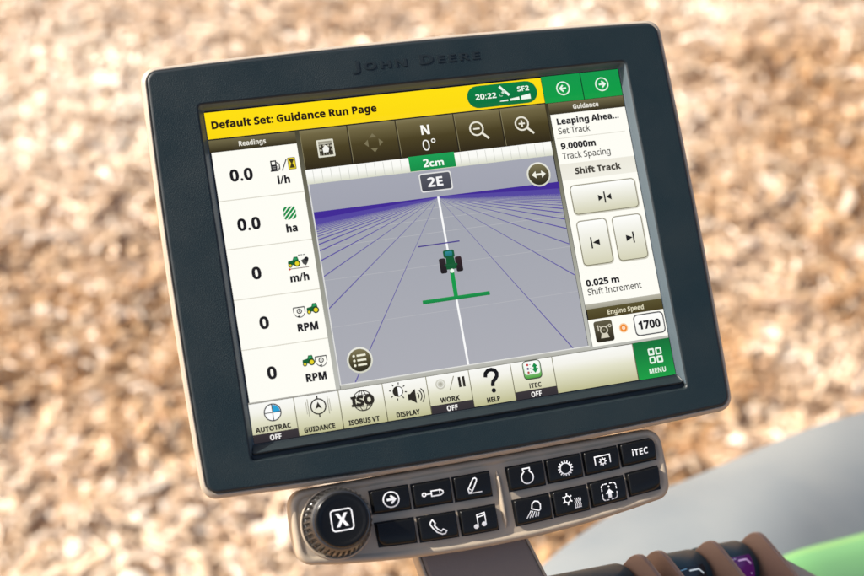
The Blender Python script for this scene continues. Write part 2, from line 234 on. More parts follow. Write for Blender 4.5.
def tess(cons):
    """triangles of a glyph: each island is filled with only its own holes"""
    def inside(p, poly):
        c = False
        for i in range(len(poly)):
            a, b = poly[i], poly[i - 1]
            if (a.y > p.y) != (b.y > p.y) and p.x < (b.x - a.x) * (p.y - a.y) / (b.y - a.y) + a.x: c = not c
        return c
    start = []; o = 0
    for k in cons: start.append(o); o += len(k)
    holes = {}
    for i, k in enumerate(cons):
        par = [j for j, q in enumerate(cons) if j != i and inside(k[0], q)]
        if par: holes.setdefault(par[0], []).append(i)
    hs = {h for v in holes.values() for h in v}
    out = []
    for i, k in enumerate(cons):
        if i in hs: continue
        grp = [i] + holes.get(i, [])
        idx = [start[g] + n for g in grp for n in range(len(cons[g]))]
        out += [tuple(idx[q] for q in t) for t in tessellate_polygon([cons[g] for g in grp])]
    return out

# ------------------------------------------------------------------ materials (all procedural)
def mat(name):
    m = bpy.data.materials.new(name); m.use_nodes = True
    return m, m.node_tree.nodes, m.node_tree.links, m.node_tree.nodes['Principled BSDF']

def plastic(name, base, rough, spec=0.5, grain=0.0, gscale=2500, var=0.0, vscale=60, coat=0.0, metallic=0.0):
    m, N, L, b = mat(name)
    b.inputs['Base Color'].default_value = (*base, 1)
    b.inputs['Roughness'].default_value = rough
    b.inputs['Specular IOR Level'].default_value = spec
    b.inputs['Metallic'].default_value = metallic
    b.inputs['Coat Weight'].default_value = coat
    tc = N.new('ShaderNodeTexCoord')
    if grain:
        nz = N.new('ShaderNodeTexNoise'); nz.inputs['Scale'].default_value = gscale; nz.inputs['Detail'].default_value = 2
        bp = N.new('ShaderNodeBump'); bp.inputs['Strength'].default_value = grain; bp.inputs['Distance'].default_value = 0.0004
        L.new(tc.outputs['Object'], nz.inputs['Vector']); L.new(nz.outputs['Fac'], bp.inputs['Height']); L.new(bp.outputs['Normal'], b.inputs['Normal'])
    if var:
        n2 = N.new('ShaderNodeTexNoise'); n2.inputs['Scale'].default_value = vscale; n2.inputs['Detail'].default_value = 5
        mr = N.new('ShaderNodeMapRange'); mr.inputs['From Min'].default_value = 0.3; mr.inputs['From Max'].default_value = 0.7
        mr.inputs['To Min'].default_value = max(0.02, rough - var); mr.inputs['To Max'].default_value = rough + var
        L.new(tc.outputs['Object'], n2.inputs['Vector']); L.new(n2.outputs['Fac'], mr.inputs['Value']); L.new(mr.outputs['Result'], b.inputs['Roughness'])
    return m

M_BEZEL = plastic('black_textured_plastic', (0.0065, 0.0160, 0.0180), 0.45, 0.40, 0.55, 2000, 0.12, 28)
M_BEZEL_EDGE = plastic('black_smooth_plastic', (0.006, 0.012, 0.014), 0.48, 0.40, 0.08, 1200)
M_WALL_SHEEN = plastic('painted_sky_sheen_plastic', (0.045, 0.066, 0.078), 0.45, 0.5, 0.06, 1200)  # bezel plastic made paler: reflected sky put into the colour
M_SHELL = plastic('taupe_plastic', (0.325, 0.265, 0.190), 0.47, 0.5, 0.12, 1200, 0.06, 50)
M_RIM = plastic('pale_beige_plastic', (0.34, 0.285, 0.215), 0.40, 0.5, 0.10, 1200, 0.06, 50)
M_STEM = plastic('brown_plastic', (0.155, 0.123, 0.100), 0.5, 0.45, 0.2, 900, 0.05, 50)
M_BUTTON = plastic('glossy_black_plastic', (0.005, 0.005, 0.0045), 0.24, 0.26, 0.05, 900, 0.05, 80)
M_WELL = plastic('dark_gap_plastic', (0.006, 0.006, 0.006), 0.6, 0.3)
M_GRIP = plastic('dark_satin_metal', (0.095, 0.093, 0.090), 0.30, 0.6, 0.05, 900, metallic=0.85)
M_GLASS = plastic('black_screen_glass', (0.004, 0.004, 0.005), 0.12, 0.4)
M_ROLLER = plastic('blue_black_rubber', (0.020, 0.048, 0.058), 0.45, 0.3, 0.1, 700, 0.05, 60)
M_FIN = plastic('brown_satin_plastic', (0.235, 0.148, 0.105), 0.36, 0.45, 0.15, 800, 0.06, 40)
M_GREY = plastic('pale_grey_paint', (0.18, 0.20, 0.212), 0.6, 0.35, 0.0, 100, 0.1, 6)
nt = M_GREY.node_tree                              # weathered paint: faint dusty patches
_t = nt.nodes.new('ShaderNodeTexCoord'); _n = nt.nodes.new('ShaderNodeTexNoise'); _n.inputs['Scale'].default_value = 7; _n.inputs['Detail'].default_value = 6
_r = nt.nodes.new('ShaderNodeValToRGB'); _r.color_ramp.elements[0].position = .35; _r.color_ramp.elements[0].color = (.135, .153, .16, 1)
_r.color_ramp.elements[1].position = .65; _r.color_ramp.elements[1].color = (.175, .187, .183, 1)
nt.links.new(_t.outputs['Object'], _n.inputs['Vector']); nt.links.new(_n.outputs['Fac'], _r.inputs['Fac']); nt.links.new(_r.outputs['Color'], nt.nodes['Principled BSDF'].inputs['Base Color'])
M_GREEN = plastic('green_paint', (0.15, 0.35, 0.115), 0.3, 0.5, 0.0, 100, 0.05, 6, coat=0.5)

def tinted(name, rough, spec, emit=0.0, scale=1.0):
    m, N, L, b = mat(name)
    at = N.new('ShaderNodeAttribute'); at.attribute_name = 'tint'
    b.inputs['Roughness'].default_value = rough
    b.inputs['Specular IOR Level'].default_value = spec
    if emit:
        b.inputs['Base Color'].default_value = (0.004, 0.004, 0.005, 1)
        L.new(at.outputs['Color'], b.inputs['Emission Color'])
        b.inputs['Emission Strength'].default_value = emit
    else:
        L.new(at.outputs['Color'], b.inputs['Base Color'])
    return m
M_PIXELS = tinted('lit_screen_pixels', 0.35, 0.10, emit=2.0 ** -EXPOSURE)
M_PRINT = tinted('printed_symbol_ink', 0.5, 0.3)
M_LED = tinted('small_lit_display', 0.2, 0.4, emit=0.42)

# ------------------------------------------------------------------ camera: looks 40 degrees down over the field
CAM_ROT = Euler((rad(50), 0, 0)).to_matrix().to_4x4()
FPX = 1300.0
cam = bpy.data.cameras.new('camera')
cam.sensor_width = 36.0; cam.lens = FPX / 864 * 36.0
cam.clip_start = 0.02; cam.clip_end = 500
cam.dof.use_dof = True; cam.dof.focus_distance = 0.636; cam.dof.aperture_fstop = 6.4; cam.dof.aperture_blades = 7
camo = bpy.data.objects.new('camera', cam); COL.objects.link(camo)
camo.matrix_world = CAM_ROT
scene.camera = camo

# the display's own frame: x to its right, y up its face, z out of its face; origin at the middle of the screen
DISP = CAM_ROT @ Matrix(((0.96246, -0.16623, 0.214568, 0.006636),
                         (0.136617, 0.97977, 0.14624, 0.020165),
                         (-0.234536, -0.111437, 0.965699, -0.632276),
                         (0, 0, 0, 1)))
def shifted(dx, dy, dz): return DISP @ Matrix.Translation((dx * MM, dy * MM, dz * MM))

# ================================================================== DISPLAY MONITOR
mon = empty('display_monitor', shifted(0, -100, 0))
tag(mon, 'tilted touchscreen display with thick black bezel and taupe rim, showing a field guidance page', 'touchscreen monitor')
MO = (0, 0.1, 0)

# ---- black bezel: rounded front plate, sloping walls down to the screen, a ledge along the bottom
mb = MB()
BOW = (2.6, 1.0, 2.2, 1.3)
def bz(x0, x1, y0, y1, r, z, bow=BOW): return z3(outline(x0, x1, y0, y1, r, bow), z)
X0, X1, Y0, Y1 = -129.8, 129.2, -98.3, 99.9
outer = [bz(X0, X1, Y0, Y1, 5.0, 1.0), bz(X0, X1, Y0, Y1, 5.0, 4.2), bz(X0 + .15, X1 - .15, Y0 + .15, Y1 - .15, 4.9, 4.6),
         bz(X0 + .5, X1 - .5, Y0 + .5, Y1 - .5, 4.6, 4.9), bz(X0 + 1.2, X1 - 1.2, Y0 + 1.2, Y1 - 1.2, 4.2, 5.0)]
loft(mb, outer, 1)
def opening(xs, yt, yb, zs, zb, r):
    o = outline(-xs, xs, yb, yt, r)
    lim = yb + r + 0.01
    res = []
    for p in o:
        res.append((p[0] * MM, p[1] * MM, (zb if p[1] <= lim - r * 0.5 else zs) * MM))
    return res
flat = [outer[-1], [(p[0], p[1], 5.0 * MM) for p in z3(outline(-109.2, 109.2, -87.6, 82.6, 2.6), 5)]]
loft(mb, flat, 0, smooth=False)
inn = [flat[-1], opening(108.7, 82.1, -87.1, 4.85, 4.85, 2.4), opening(108.3, 81.7, -86.8, 4.4, 3.9, 2.2)]
loft(mb, inn, 1)
inn2 = [inn[-1], opening(107.9, 81.3, -86.3, 3.8, 2.5, 2.0)]
loft(mb, inn2, 1, smooth=False)
inn3 = [inn2[-1], opening(107.6, 81.0, -84.6, 3.3, 2.3, 1.6)]
loft(mb, inn3, 1, smooth=False)
inn4 = [inn3[-1], opening(107.4, 80.8, -84.0, 2.9, 3.7, 1.5), opening(107.2, 80.6, -83.4, 2.6, 3.8, 1.4)]
loft(mb, inn4, 1)
inn5 = [inn4[-1], opening(106.3, 79.9, -80.4, 0.9, 1.0, 1.2)]
loft(mb, inn5, 1, smooth=False)
loft(mb, [inn5[-1], opening(105.9, 79.5, -79.5, 0.6, 0.6, 1.0)], 1, smooth=False)
loft(mb, [opening(105.9, 79.5, -79.5, 0.6, 0.6, 1.0), opening(105.9, 79.5, -79.5, -1.0, -1.0, 1.0)], 1, smooth=False)
for i, f in enumerate(mb.f):                   # side and top recess walls: sky reflection painted as paler slate
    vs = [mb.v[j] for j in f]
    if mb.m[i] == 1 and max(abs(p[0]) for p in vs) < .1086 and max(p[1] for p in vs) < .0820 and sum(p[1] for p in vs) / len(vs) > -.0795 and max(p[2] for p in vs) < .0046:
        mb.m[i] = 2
mb.build('bezel', [M_BEZEL, M_BEZEL_EDGE, M_WALL_SHEEN], mon, MO)

# ---- maker's lettering standing a hair proud of the bezel
d = Draw(lambda u, v, k: (u * MM, -v * MM, 5.0 * MM + (0.30 if k else 0) * MM))
def raised_text(pieces, x, base, width):
    tot = sum((FB[c][0] if c in FB else 104) * em * 1.25 / 400 + 0.5 for c, em in pieces)
    s = width / tot; pen = x
    mbx = MB()
    for c, em in pieces:
        if c == ' ':
            pen += 104 * em * 1.25 * s / 400 + 0.5 * s; continue
        adv, cons = FB[c]
        cs = [[Vector((k[i], k[i + 1], 0)) for i in range(0, len(k), 2)] for k in cons]
        flatp = [(q.x, q.y) for k in cs for q in k]
        P = lambda q, z: ((pen + q[0] * em * 1.25 * s / 400) * MM, (base + q[1] * em / 400) * MM, z * MM)
        tri = tess(cs)
        fs = []
        for a, b, cc in tri:
            A, B, C = flatp[a], flatp[b], flatp[cc]
            cr = (B[0] - A[0]) * (C[1] - A[1]) - (B[1] - A[1]) * (C[0] - A[0])
            fs.append((a, b, cc) if cr > 0 else (a, cc, b))
        mbx.add([P(q, 5.27) for q in flatp], fs)
        o = 0
        for k in cs:
            n = len(k)
            vs = [P((q.x, q.y), 5.27) for q in k] + [P((q.x, q.y), 4.98) for q in k]
            mbx.add(vs, [(i, n + i, n + (i + 1) % n, (i + 1) % n) for i in range(n)])
        pen += adv * em * 1.25 * s / 400 + 0.5 * s
    return mbx
pieces = [('J', 10), ('O', 7.8), ('H', 7.8), ('N', 7.8), (' ', 7.8), ('D', 10), ('E', 7.8), ('E', 7.8), ('R', 7.8), ('E', 7.8)]
raised_text(pieces, -31.5, 90.4, 65).build('raised_lettering', [M_BEZEL_EDGE], mon, MO)

# ---- taupe shell round the back, seen as a thin double-edged rim
mb = MB()
def sh(o, z, r=6.0): return bz(X0 - o, X1 + o, Y0 - o, Y1 + o, r + o * .5, z)
rings = [sh(-1.0, 2.6, 4.5), sh(.25, 2.7), sh(.5, 3.5), sh(.8, 3.75), sh(1.2, 3.75), sh(1.45, 3.45), sh(1.7, 3.2), sh(2.1, 3.05), sh(2.5, 2.5), sh(2.75, 1.6), sh(2.8, 0), sh(2.4, -9),
         sh(0.5, -16), sh(-3, -22), sh(-9, -27), sh(-20, -30)]
loft(mb, rings, 0, cap1=True)
mb.build('rear_shell', [M_RIM], mon, MO)

# ---- the screen and the page it shows
SW, SH = 211.2, 158.4
mb = MB()
loft(mb, [z3(outline(-105.95, 105.95, -79.55, 79.55, 1.0), -0.9), z3(outline(-105.95, 105.95, -79.55, 79.55, 1.0), -0.06)], 0, cap0=True, cap1=True, smooth=False)
screen = mb.build('screen', [M_GLASS], mon, MO)
def UI():
    return Draw(lambda u, v, k: ((u / 1024 - .5) * SW * MM, (.5 - v / 768) * SH * MM, k * 7e-6))
def done(dr, name): return dr.build(name, [M_PIXELS], screen)
WHITE = (254, 253, 244); INK = (22, 20, 22); OLIVE_T = (112, 104, 70); OLIVE_B = (44, 36, 6)

# title bar
d = UI()
d.rect(0, 2, 820, 65, (255, 224, 4), (252, 218, 0))
d.text('Default Set: Guidance Run Page', 11, 41.5, 24, (38, 24, 10), True, 'l', fit=392)
done(d, 'title_bar')
d = UI(); d.n = 40
d.rrect(627, 6, 805, 61, 27, (2, 128, 66), (0, 112, 58))
d.text('20:22', 647, 40, 18.5, (240, 250, 240), True, 'l', fit=54)
d.text('SF2', 755, 30, 17, (240, 250, 240), True, 'l', fit=31)
d.poly([(707, 51), (728, 51), (728, 47), (707, 49)], (240, 250, 240))
d.poly([(733, 51), (757, 51), (757, 43), (733, 46)], (240, 250, 240))
d.poly([(762, 51), (786, 51), (786, 38), (762, 42)], (240, 250, 240))
d.stroke([(711, 13), (733, 37)], 6, (240, 250, 240)); d.stroke([(716, 31), (723, 24)], 6, (200, 225, 205))
d.ring(713, 33, 4.5, 2, (170, 205, 180), 8, 0.8, 3.2)
done(d, 'status_badge')
for cx, x0, x1, s in ((873, 821, 922, -1), (975, 924, 1024, 1)):
    d = UI()
    d.rect(x0, 0, x1, 67, (16, 152, 74), (6, 158, 66))
    d.ring(cx, 34, 16, 3, (236, 250, 238))
    d.line(cx - 8 * s, 34, cx + 6 * s, 34, 4, (236, 250, 238))
    d.stroke([(cx - 0 * s, 26), (cx + 8 * s, 34), (cx - 0 * s, 42)], 4, (236, 250, 238))
    done(d, 'page_arrow_button')

# readings column
d = UI()
d.rect(0, 68, 204, 97, OLIVE_T, OLIVE_B)
d.text('Readings', 99, 88, 16, (235, 232, 220), True, 'c', fit=64)
d.rect(201, 67, 211, 679, None, stops=[(0, (70, 66, 44)), (.2, (100, 98, 80)), (.5, (142, 142, 128)), (1, (190, 191, 184))])
d.rect(0, 676, 211, 679, (170, 168, 160))
done(d, 'readings_header')
GREEN = (14, 142, 66); DKG = (10, 96, 46); YEL = (232, 214, 30)
def mini_tractor(d, x, y, s, flip=1):
    T = lambda a, b: (x + a * s * flip, y + b * s)
    d.poly([T(0, 13), T(1, 7), T(12, 5), T(15, -2), T(24, -2), T(26, 8), T(27, 16), T(12, 17)], DKG)
    d.poly([T(16, 0), T(22, 0), T(23, 5), T(14, 6)], (40, 150, 90))
    d.disc(*T(21, 14), 7.6 * s, (24, 60, 26)); d.disc(*T(21, 14), 4.8 * s, YEL)
    d.disc(*T(5, 17), 5 * s, (24, 60, 26)); d.disc(*T(5, 17), 3 * s, YEL)
def pto(d, x, y, s=1):
    d.stroke([(x - 13, y - 9), (x + 13, y - 9)], 2.6, (70, 70, 68))
    d.stroke([(x - 13, y - 9), (x - 13, y + 3)], 2.2, (70, 70, 68)); d.stroke([(x + 13, y - 9), (x + 13, y + 3)], 2.2, (70, 70, 68))
    d.ring(x, y + 2, 12, 2.0, (90, 90, 88), 16, .3, PI - .3)
    d.ring(x, y, 5, 2.4, (60, 60, 58), 16); d.disc(x, y, 1.8, (60, 60, 58), n=10)
    d.poly([(x - 6, y + 11), (x + 1, y + 9), (x - 1, y + 16)], (60, 60, 58))
rows = [(97, 212, '0.0', 'l/h'), (212, 325, '0.0', 'ha'), (325, 442, '0', 'm/h'), (442, 557, '0', 'RPM'), (557, 676, '0', 'RPM')]
bases = [169, 285, 400, 515, 630]; ub = [187, 302, 418, 533, 649]
for k, (y0, y1, val, unit) in enumerate(rows):
    d = UI()
    d.rect(3, y0, 201, y1, WHITE)
    if k < 4: d.line(3, y1, 201, y1, 2, (214, 210, 196))
    d.text(val, 63 if k > 1 else 63, bases[k], 38, INK, True, 'c', fit=54 if k < 2 else 23, fat=.04)
    d.text(unit, {0: 158, 1: 159, 2: 159, 3: 160, 4: 161}[k], ub[k], 24, INK, True, 'c', fit={0: 31, 1: 28, 2: 46, 3: 50, 4: 50}[k])
    if k == 0:
        d.rect(133, 131, 147, 156, INK, INK); d.rect(136, 134, 144, 141, WHITE)
        d.rect(131, 154, 150, 157, INK)
        d.stroke([(147, 136), (153, 141), (153, 152), (149, 152), (149, 145)], 2.4, INK)
        d.line(136, 146, 144, 146, 2, (150, 150, 146)); d.line(136, 150, 144, 150, 2, (150, 150, 146))
        d.line(158, 157, 171, 131, 2.4, INK)
        d.rect(174, 129, 191, 156, (236, 214, 40))
        d.poly([(176, 132), (189, 132), (184, 142.5), (189, 153), (176, 153), (181, 142.5)], (60, 52, 8))
        d.frame(174, 129, 191, 156, 1.5, 1.6, (120, 105, 20))
    elif k == 1:
        for q in range(-3, 4):
            c = q * 10.5
            pts = []
            x0, x1, ya, yb = 145, 174, 243, 273
            # a stripe running up to the right, clipped to the square
            def clip(off):
                a = (x0, 258 + off + 15); b = (x1, 258 + off - 15)
                if a[1] > yb: a = (x0 + (a[1] - yb), yb)
                if a[1] < ya: return None
                if b[1] < ya: b = (x1 - (ya - b[1]), ya)
                if b[1] > yb: return None
                return a, b
            A = clip(c - 3.5); B = clip(c + 3.5)
            if A and B: d.poly([A[0], A[1], B[1], B[0]], GREEN)
    elif k == 2:
        mini_tractor(d, 137, 363, 1.0)
        d.line(138, 388, 184, 388, 2, (140, 128, 122)); d.poly([(137, 385), (144, 388), (137, 392)], (190, 60, 40))
        d.poly([(168, 371), (181, 365), (185, 374), (178, 384), (172, 380)], (70, 70, 68)); d.disc(181, 369, 5, (30, 30, 30), n=12)
        for q in range(3): d.rect(163 + q * 6, 357, 167 + q * 6, 359.5, (120, 122, 118))
    elif k == 3:
        pto(d, 146, 487); mini_tractor(d, 163, 475, 1.0)
    else:
        mini_tractor(d, 135, 592, 1.0); pto(d, 178, 605)
    done(d, 'reading_tile')

# map view: grey field, track lines, light bar and the little tractor
d = UI()
ML, MR, MT, MBt = 212, 816, 197, 668
d.rect(211, 197, 816, 270, (164, 166, 178), (160, 162, 174))
d.rect(211, 264, 817, 669, (160, 163, 173), (172, 173, 181))
VX, VY = 513, 264.5
def ray(dx):            # a line from the vanishing point whose foot at the map's bottom lies dx to the side
    x = VX + dx; y = MBt
    if x < ML: t = (ML - VX) / dx; x, y = ML, VY + (MBt - VY) * t
    if x > MR: t = (MR - VX) / dx; x, y = MR, VY + (MBt - VY) * t
    return x, y
for yy in (290, 315, 348, 425, 535): d.line(ML, yy, MR, yy - 1, 1.1, (182, 183, 188))
SP = 266.0
for n in range(1, 90):
    for s in (-1, 1):
        x, y = ray(s * SP * n)
        w0 = 0.3; w1 = 2.0 if n < 8 else 1.3
        dv = Vector((x - VX, y - VY)).normalized(); nn = Vector((-dv.y, dv.x))
        c = (96, 88, 160) if n < 4 else (84, 70, 160)
        d.poly([(VX + nn.x * w0, VY + nn.y * w0), (x + nn.x * w1 / 2 * 1.3, y + nn.y * w1 / 2 * 1.3), (x - nn.x * w1 / 2 * 1.3, y - nn.y * w1 / 2 * 1.3), (VX - nn.x * w0, VY - nn.y * w0)], c)
d.poly([(ML, 264.5), (VX - 6, 264), (VX - 6, 265), (ML, 281)], (62, 36, 148))
d.poly([(MR, 264.5), (VX + 6, 265), (VX + 6, 264), (MR, 281)], (62, 36, 148))
d.line(VX, VY, 516, 669, 5, (250, 250, 250))
d.line(444, 377, 546, 376, 3, (74, 62, 140))
d.rect(211, 197, 213.5, 670, (226, 226, 222)); d.rect(211, 667.5, 818, 670, (226, 226, 222)); d.rect(211, 670, 821, 679, (188, 188, 180), (176, 176, 166))
done(d, 'map_view')
d = UI(); d.n = 220
d.poly([(510, 440), (520, 440), (519.5, 508), (509.5, 508)], (12, 152, 70)); d.rect(433, 504, 597, 513, (18, 150, 72), (10, 128, 62))
d.rrect(488, 412, 504, 448, 4, (44, 34, 36), (24, 18, 20)); d.rrect(527, 412, 543, 448, 4, (52, 30, 34), (24, 18, 20))
d.poly([(506, 410), (525, 410), (528, 440), (503, 440)], (6, 88, 44))
d.rrect(501, 394, 528, 412, 4, (12, 96, 60), (8, 84, 48)); d.rrect(506, 397, 523, 408, 3, (46, 140, 150), (28, 112, 120))
d.line(500, 430, 531, 430, 5, (16, 90, 50)); d.disc(515.5, 444, 5, (240, 250, 240), n=12)
done(d, 'vehicle_marker')
d = UI()
d.rect(207, 162, 817, 198, None, stops=[(0, (252, 252, 248)), (.45, (250, 250, 244)), (1, (214, 216, 196))])
for i in range(1, 29):
    x = 207 + i * 21.0
    d.line(x, 164, x, 195, 1.2, (200, 202, 194))
d.rect(458, 160, 571, 196, (18, 160, 82), (6, 140, 66))
d.text('2', 499, 189, 27, (245, 252, 245), True, 'c'); d.text('cm', 525, 189, 22, (245, 252, 245), True, 'c', fit=38)
done(d, 'light_bar')
d = UI(); d.n = 220
d.rrect(474, 205, 553, 251, 6, (226, 226, 224)); d.rrect(477, 208, 550, 248, 5, (84, 86, 96), (64, 66, 76))
d.text('2E', 512, 239, 31, (246, 246, 246), True, 'c', fit=40)
done(d, 'track_badge')
for cx, cy, kind in ((769, 241, 'swap'), (265, 619, 'list')):
    d = UI(); d.n = 220
    r = 30
    d.disc(cx, cy, r, (236, 236, 226), (214, 214, 196)); d.disc(cx, cy, r - 4, (128, 120, 84), (34, 30, 8))
    if kind == 'list':
        for q in (-11, 0, 11):
            d.line(cx - 6, cy + q, cx + 15, cy + q, 4.5, (240, 238, 216)); d.disc(cx - 13, cy + q, 3, (240, 238, 216), n=10)
    else:
        d.rect(cx - 8, cy - 2.5, cx + 8, cy + 2.5, (240, 240, 225))
        d.poly([(cx - 18, cy), (cx - 7, cy - 9), (cx - 7, cy + 9)], (240, 240, 225)); d.poly([(cx + 18, cy), (cx + 7, cy - 9), (cx + 7, cy + 9)], (240, 240, 225))
    done(d, 'round_map_button')

# dark toolbar above the map: five buttons
tb = [(211, 324), (326, 441), (443, 584), (586, 701), (703, 820)]
for k, (x0, x1) in enumerate(tb):
    d = UI()
    d.rect(x0, 68, x1, 162, None, stops=[(0, (128, 119, 82)), (.12, (110, 100, 62)), (.5, (72, 62, 24)), (1, (42, 33, 2))])
    d.rect(x1 - 1, 68, x1 + 2, 162, (60, 52, 24), (20, 15, 2))
    d.line(x0 + 1, 69, x0 + 1, 160, 1.2, (140, 132, 98))
    if k == 0:
        d.rrect(247, 95, 287, 137, 2, (226, 224, 206)); d.rect(251, 99, 283, 105, (160, 156, 138)); d.rect(251, 106, 283, 133, (50, 44, 26))
        for (a, b) in ((252, 108), (261, 107), (271, 108), (278, 109), (252, 118), (279, 119)): d.rect(a, b, a + 5, b + 4, (190, 186, 168))
        d.poly([(267, 108), (275, 116), (272, 126), (260, 126), (259, 116)], (244, 243, 236))
        for q in range(5): d.rect(253 + q * 6.4, 128, 255 + q * 6.4, 133, (150, 146, 128))
    elif k == 1:
        c = (120, 112, 80)
        for a in range(4):
            ca, sa = math.cos(a * PI / 2), math.sin(a * PI / 2)
            d.poly([(382 + ca * p - sa * q, 116 + sa * p + ca * q) for p, q in ((23, 0), (13, 9), (13, -9))], c)
    elif k == 2:
        d.text('N', 511, 110, 32, (252, 251, 246), True, 'c', fit=26)
        d.text('0', 507, 149, 36, (246, 245, 238), False, 'c'); d.ring(526, 127, 4.2, 2.4, (246, 245, 238), 16)
    else:
        cx = 637 if k == 3 else 752
        c = (234, 230, 214)
        d.ring(cx, 110, 16, 4, c); d.line(cx + 11, 121, cx + 27, 137, 5.5, c)
        d.line(cx - 8, 110, cx + 8, 110, 4, c)
        if k == 4: d.line(cx, 102, cx, 118, 4, c)
    done(d, 'toolbar_button')

# guidance column
d = UI()
d.rect(818, 67, 827, 678, None, stops=[(0, (54, 48, 24)), (.2, (92, 90, 68)), (.5, (150, 150, 134)), (1, (194, 195, 187))])
d.rect(827, 68, 1024, 97, OLIVE_T, OLIVE_B)
d.text('Guidance', 923, 88, 16, (235, 232, 220), True, 'c', fit=68)
done(d, 'guidance_header')
GREY = (92, 90, 84)
def info(y0, y1, top, tb_, bot, bb, ft, fb, line=True):
    d = UI()
    d.rect(828, y0, 1024, y1, WHITE)
    d.text(top, 840, tb_, 21, INK, True, 'l', fit=ft); d.text(bot, 840, bb, 21, (70, 68, 62), False, 'l', fit=fb, fat=.03)
    if line: d.line(834, y1 - 1, 1012, y1 - 1, 1.6, (216, 213, 200))
    done(d, 'guidance_tile')
info(97, 159, 'Leaping Ahea...', 123, 'Set Track', 147, 164, 83)
info(159, 222, '9.0000m', 185, 'Track Spacing', 210, 92, 126, False)
d = UI()
d.rect(828, 222, 1024, 263, (236, 233, 220), (240, 238, 226)); d.text('Shift Track', 924, 250, 21, (66, 62, 52), True, 'c', fit=120)
d.rect(828, 263, 1024, 492, WHITE)
done(d, 'shift_track_panel')
def softbutton(x0, y0, x1, y1, kind):
    d = UI(); d.n = 12
    d.rrect(x0 - 1, y0 - 1, x1 + 2, y1 + 3, 12, (206, 203, 188))
    d.rrect(x0, y0, x1, y1, 11, (142, 138, 118), (120, 116, 92)); 
    m = y0 + (y1 - y0) * .5
    d.rrect(x0 + 2, y0 + 2, x1 - 2, y1 - 2, 9, (255, 255, 252), (212, 210, 182))
    cx, cy = (x0 + x1) / 2, (y0 + y1) / 2 + 1
    K = (24, 22, 20)
    if kind == 'c':
        d.line(cx, cy - 13, cx, cy + 15, 3.6, K)
        d.poly([(cx - 17, cy - 7), (cx - 4, cy + 1), (cx - 17, cy + 9)], K); d.poly([(cx + 17, cy - 7), (cx + 4, cy + 1), (cx + 17, cy + 9)], K)
    else:
        s = -1 if kind == 'l' else 1
        d.line(cx + 9 * s, cy - 14, cx + 9 * s, cy + 14, 3.8, K)
        d.poly([(cx - 10 * s, cy - 8), (cx + 7 * s, cy), (cx - 10 * s, cy + 8)] if s > 0 else [(cx + 12, cy - 8), (cx - 6, cy), (cx + 12, cy + 8)], K)
    done(d, 'shift_button')
softbutton(843, 277, 1013, 350, 'c'); softbutton(843, 366, 921, 477, 'l'); softbutton(935, 366, 1012, 477, 'r')
info(492, 569, '0.025 m', 526, 'Shift Increment', 548, 87, 140, False)
d = UI()
d.rect(828, 569, 1024, 581, (186, 183, 168), (160, 157, 140))
d.rect(830, 581, 1024, 607, (88, 80, 40), (70, 60, 18)); d.text('Engine Speed', 928, 600, 16, (222, 216, 186), True, 'c', fit=96)
d.rect(828, 607, 1024, 672, WHITE); d.rect(820, 672, 1024, 678, (186, 186, 178))
d.rrect(840, 613, 887, 664, 6, (96, 90, 66), (40, 34, 14)); 
E_ = (212, 206, 186)
d.ring(864, 636, 9, 2.8, E_, 20); d.poly([(856, 645), (872, 645), (875, 655), (853, 655)], E_); d.disc(864, 636, 3, (120, 114, 92), n=10)
d.stroke([(847, 626), (850, 624), (850, 637)], 2.6, E_); d.line(853, 624, 857, 630, 2.2, E_); d.line(875, 624, 871, 630, 2.2, E_); d.ring(880, 627, 3.2, 2, E_, 12)
d.ring(914, 638, 9.5, 4, (250, 206, 160)); d.ring(914, 638, 6.5, 4.5, (240, 138, 40)); d.disc(914, 638, 3.6, (250, 214, 176), n=12)
d.rrect(942, 611, 1021, 664, 11, (84, 84, 86)); d.rrect(945, 614, 1018, 661, 9, (255, 255, 252), (244, 244, 236))
d.text('1700', 981, 648, 27, INK, True, 'c', fit=58)
done(d, 'engine_speed_panel')

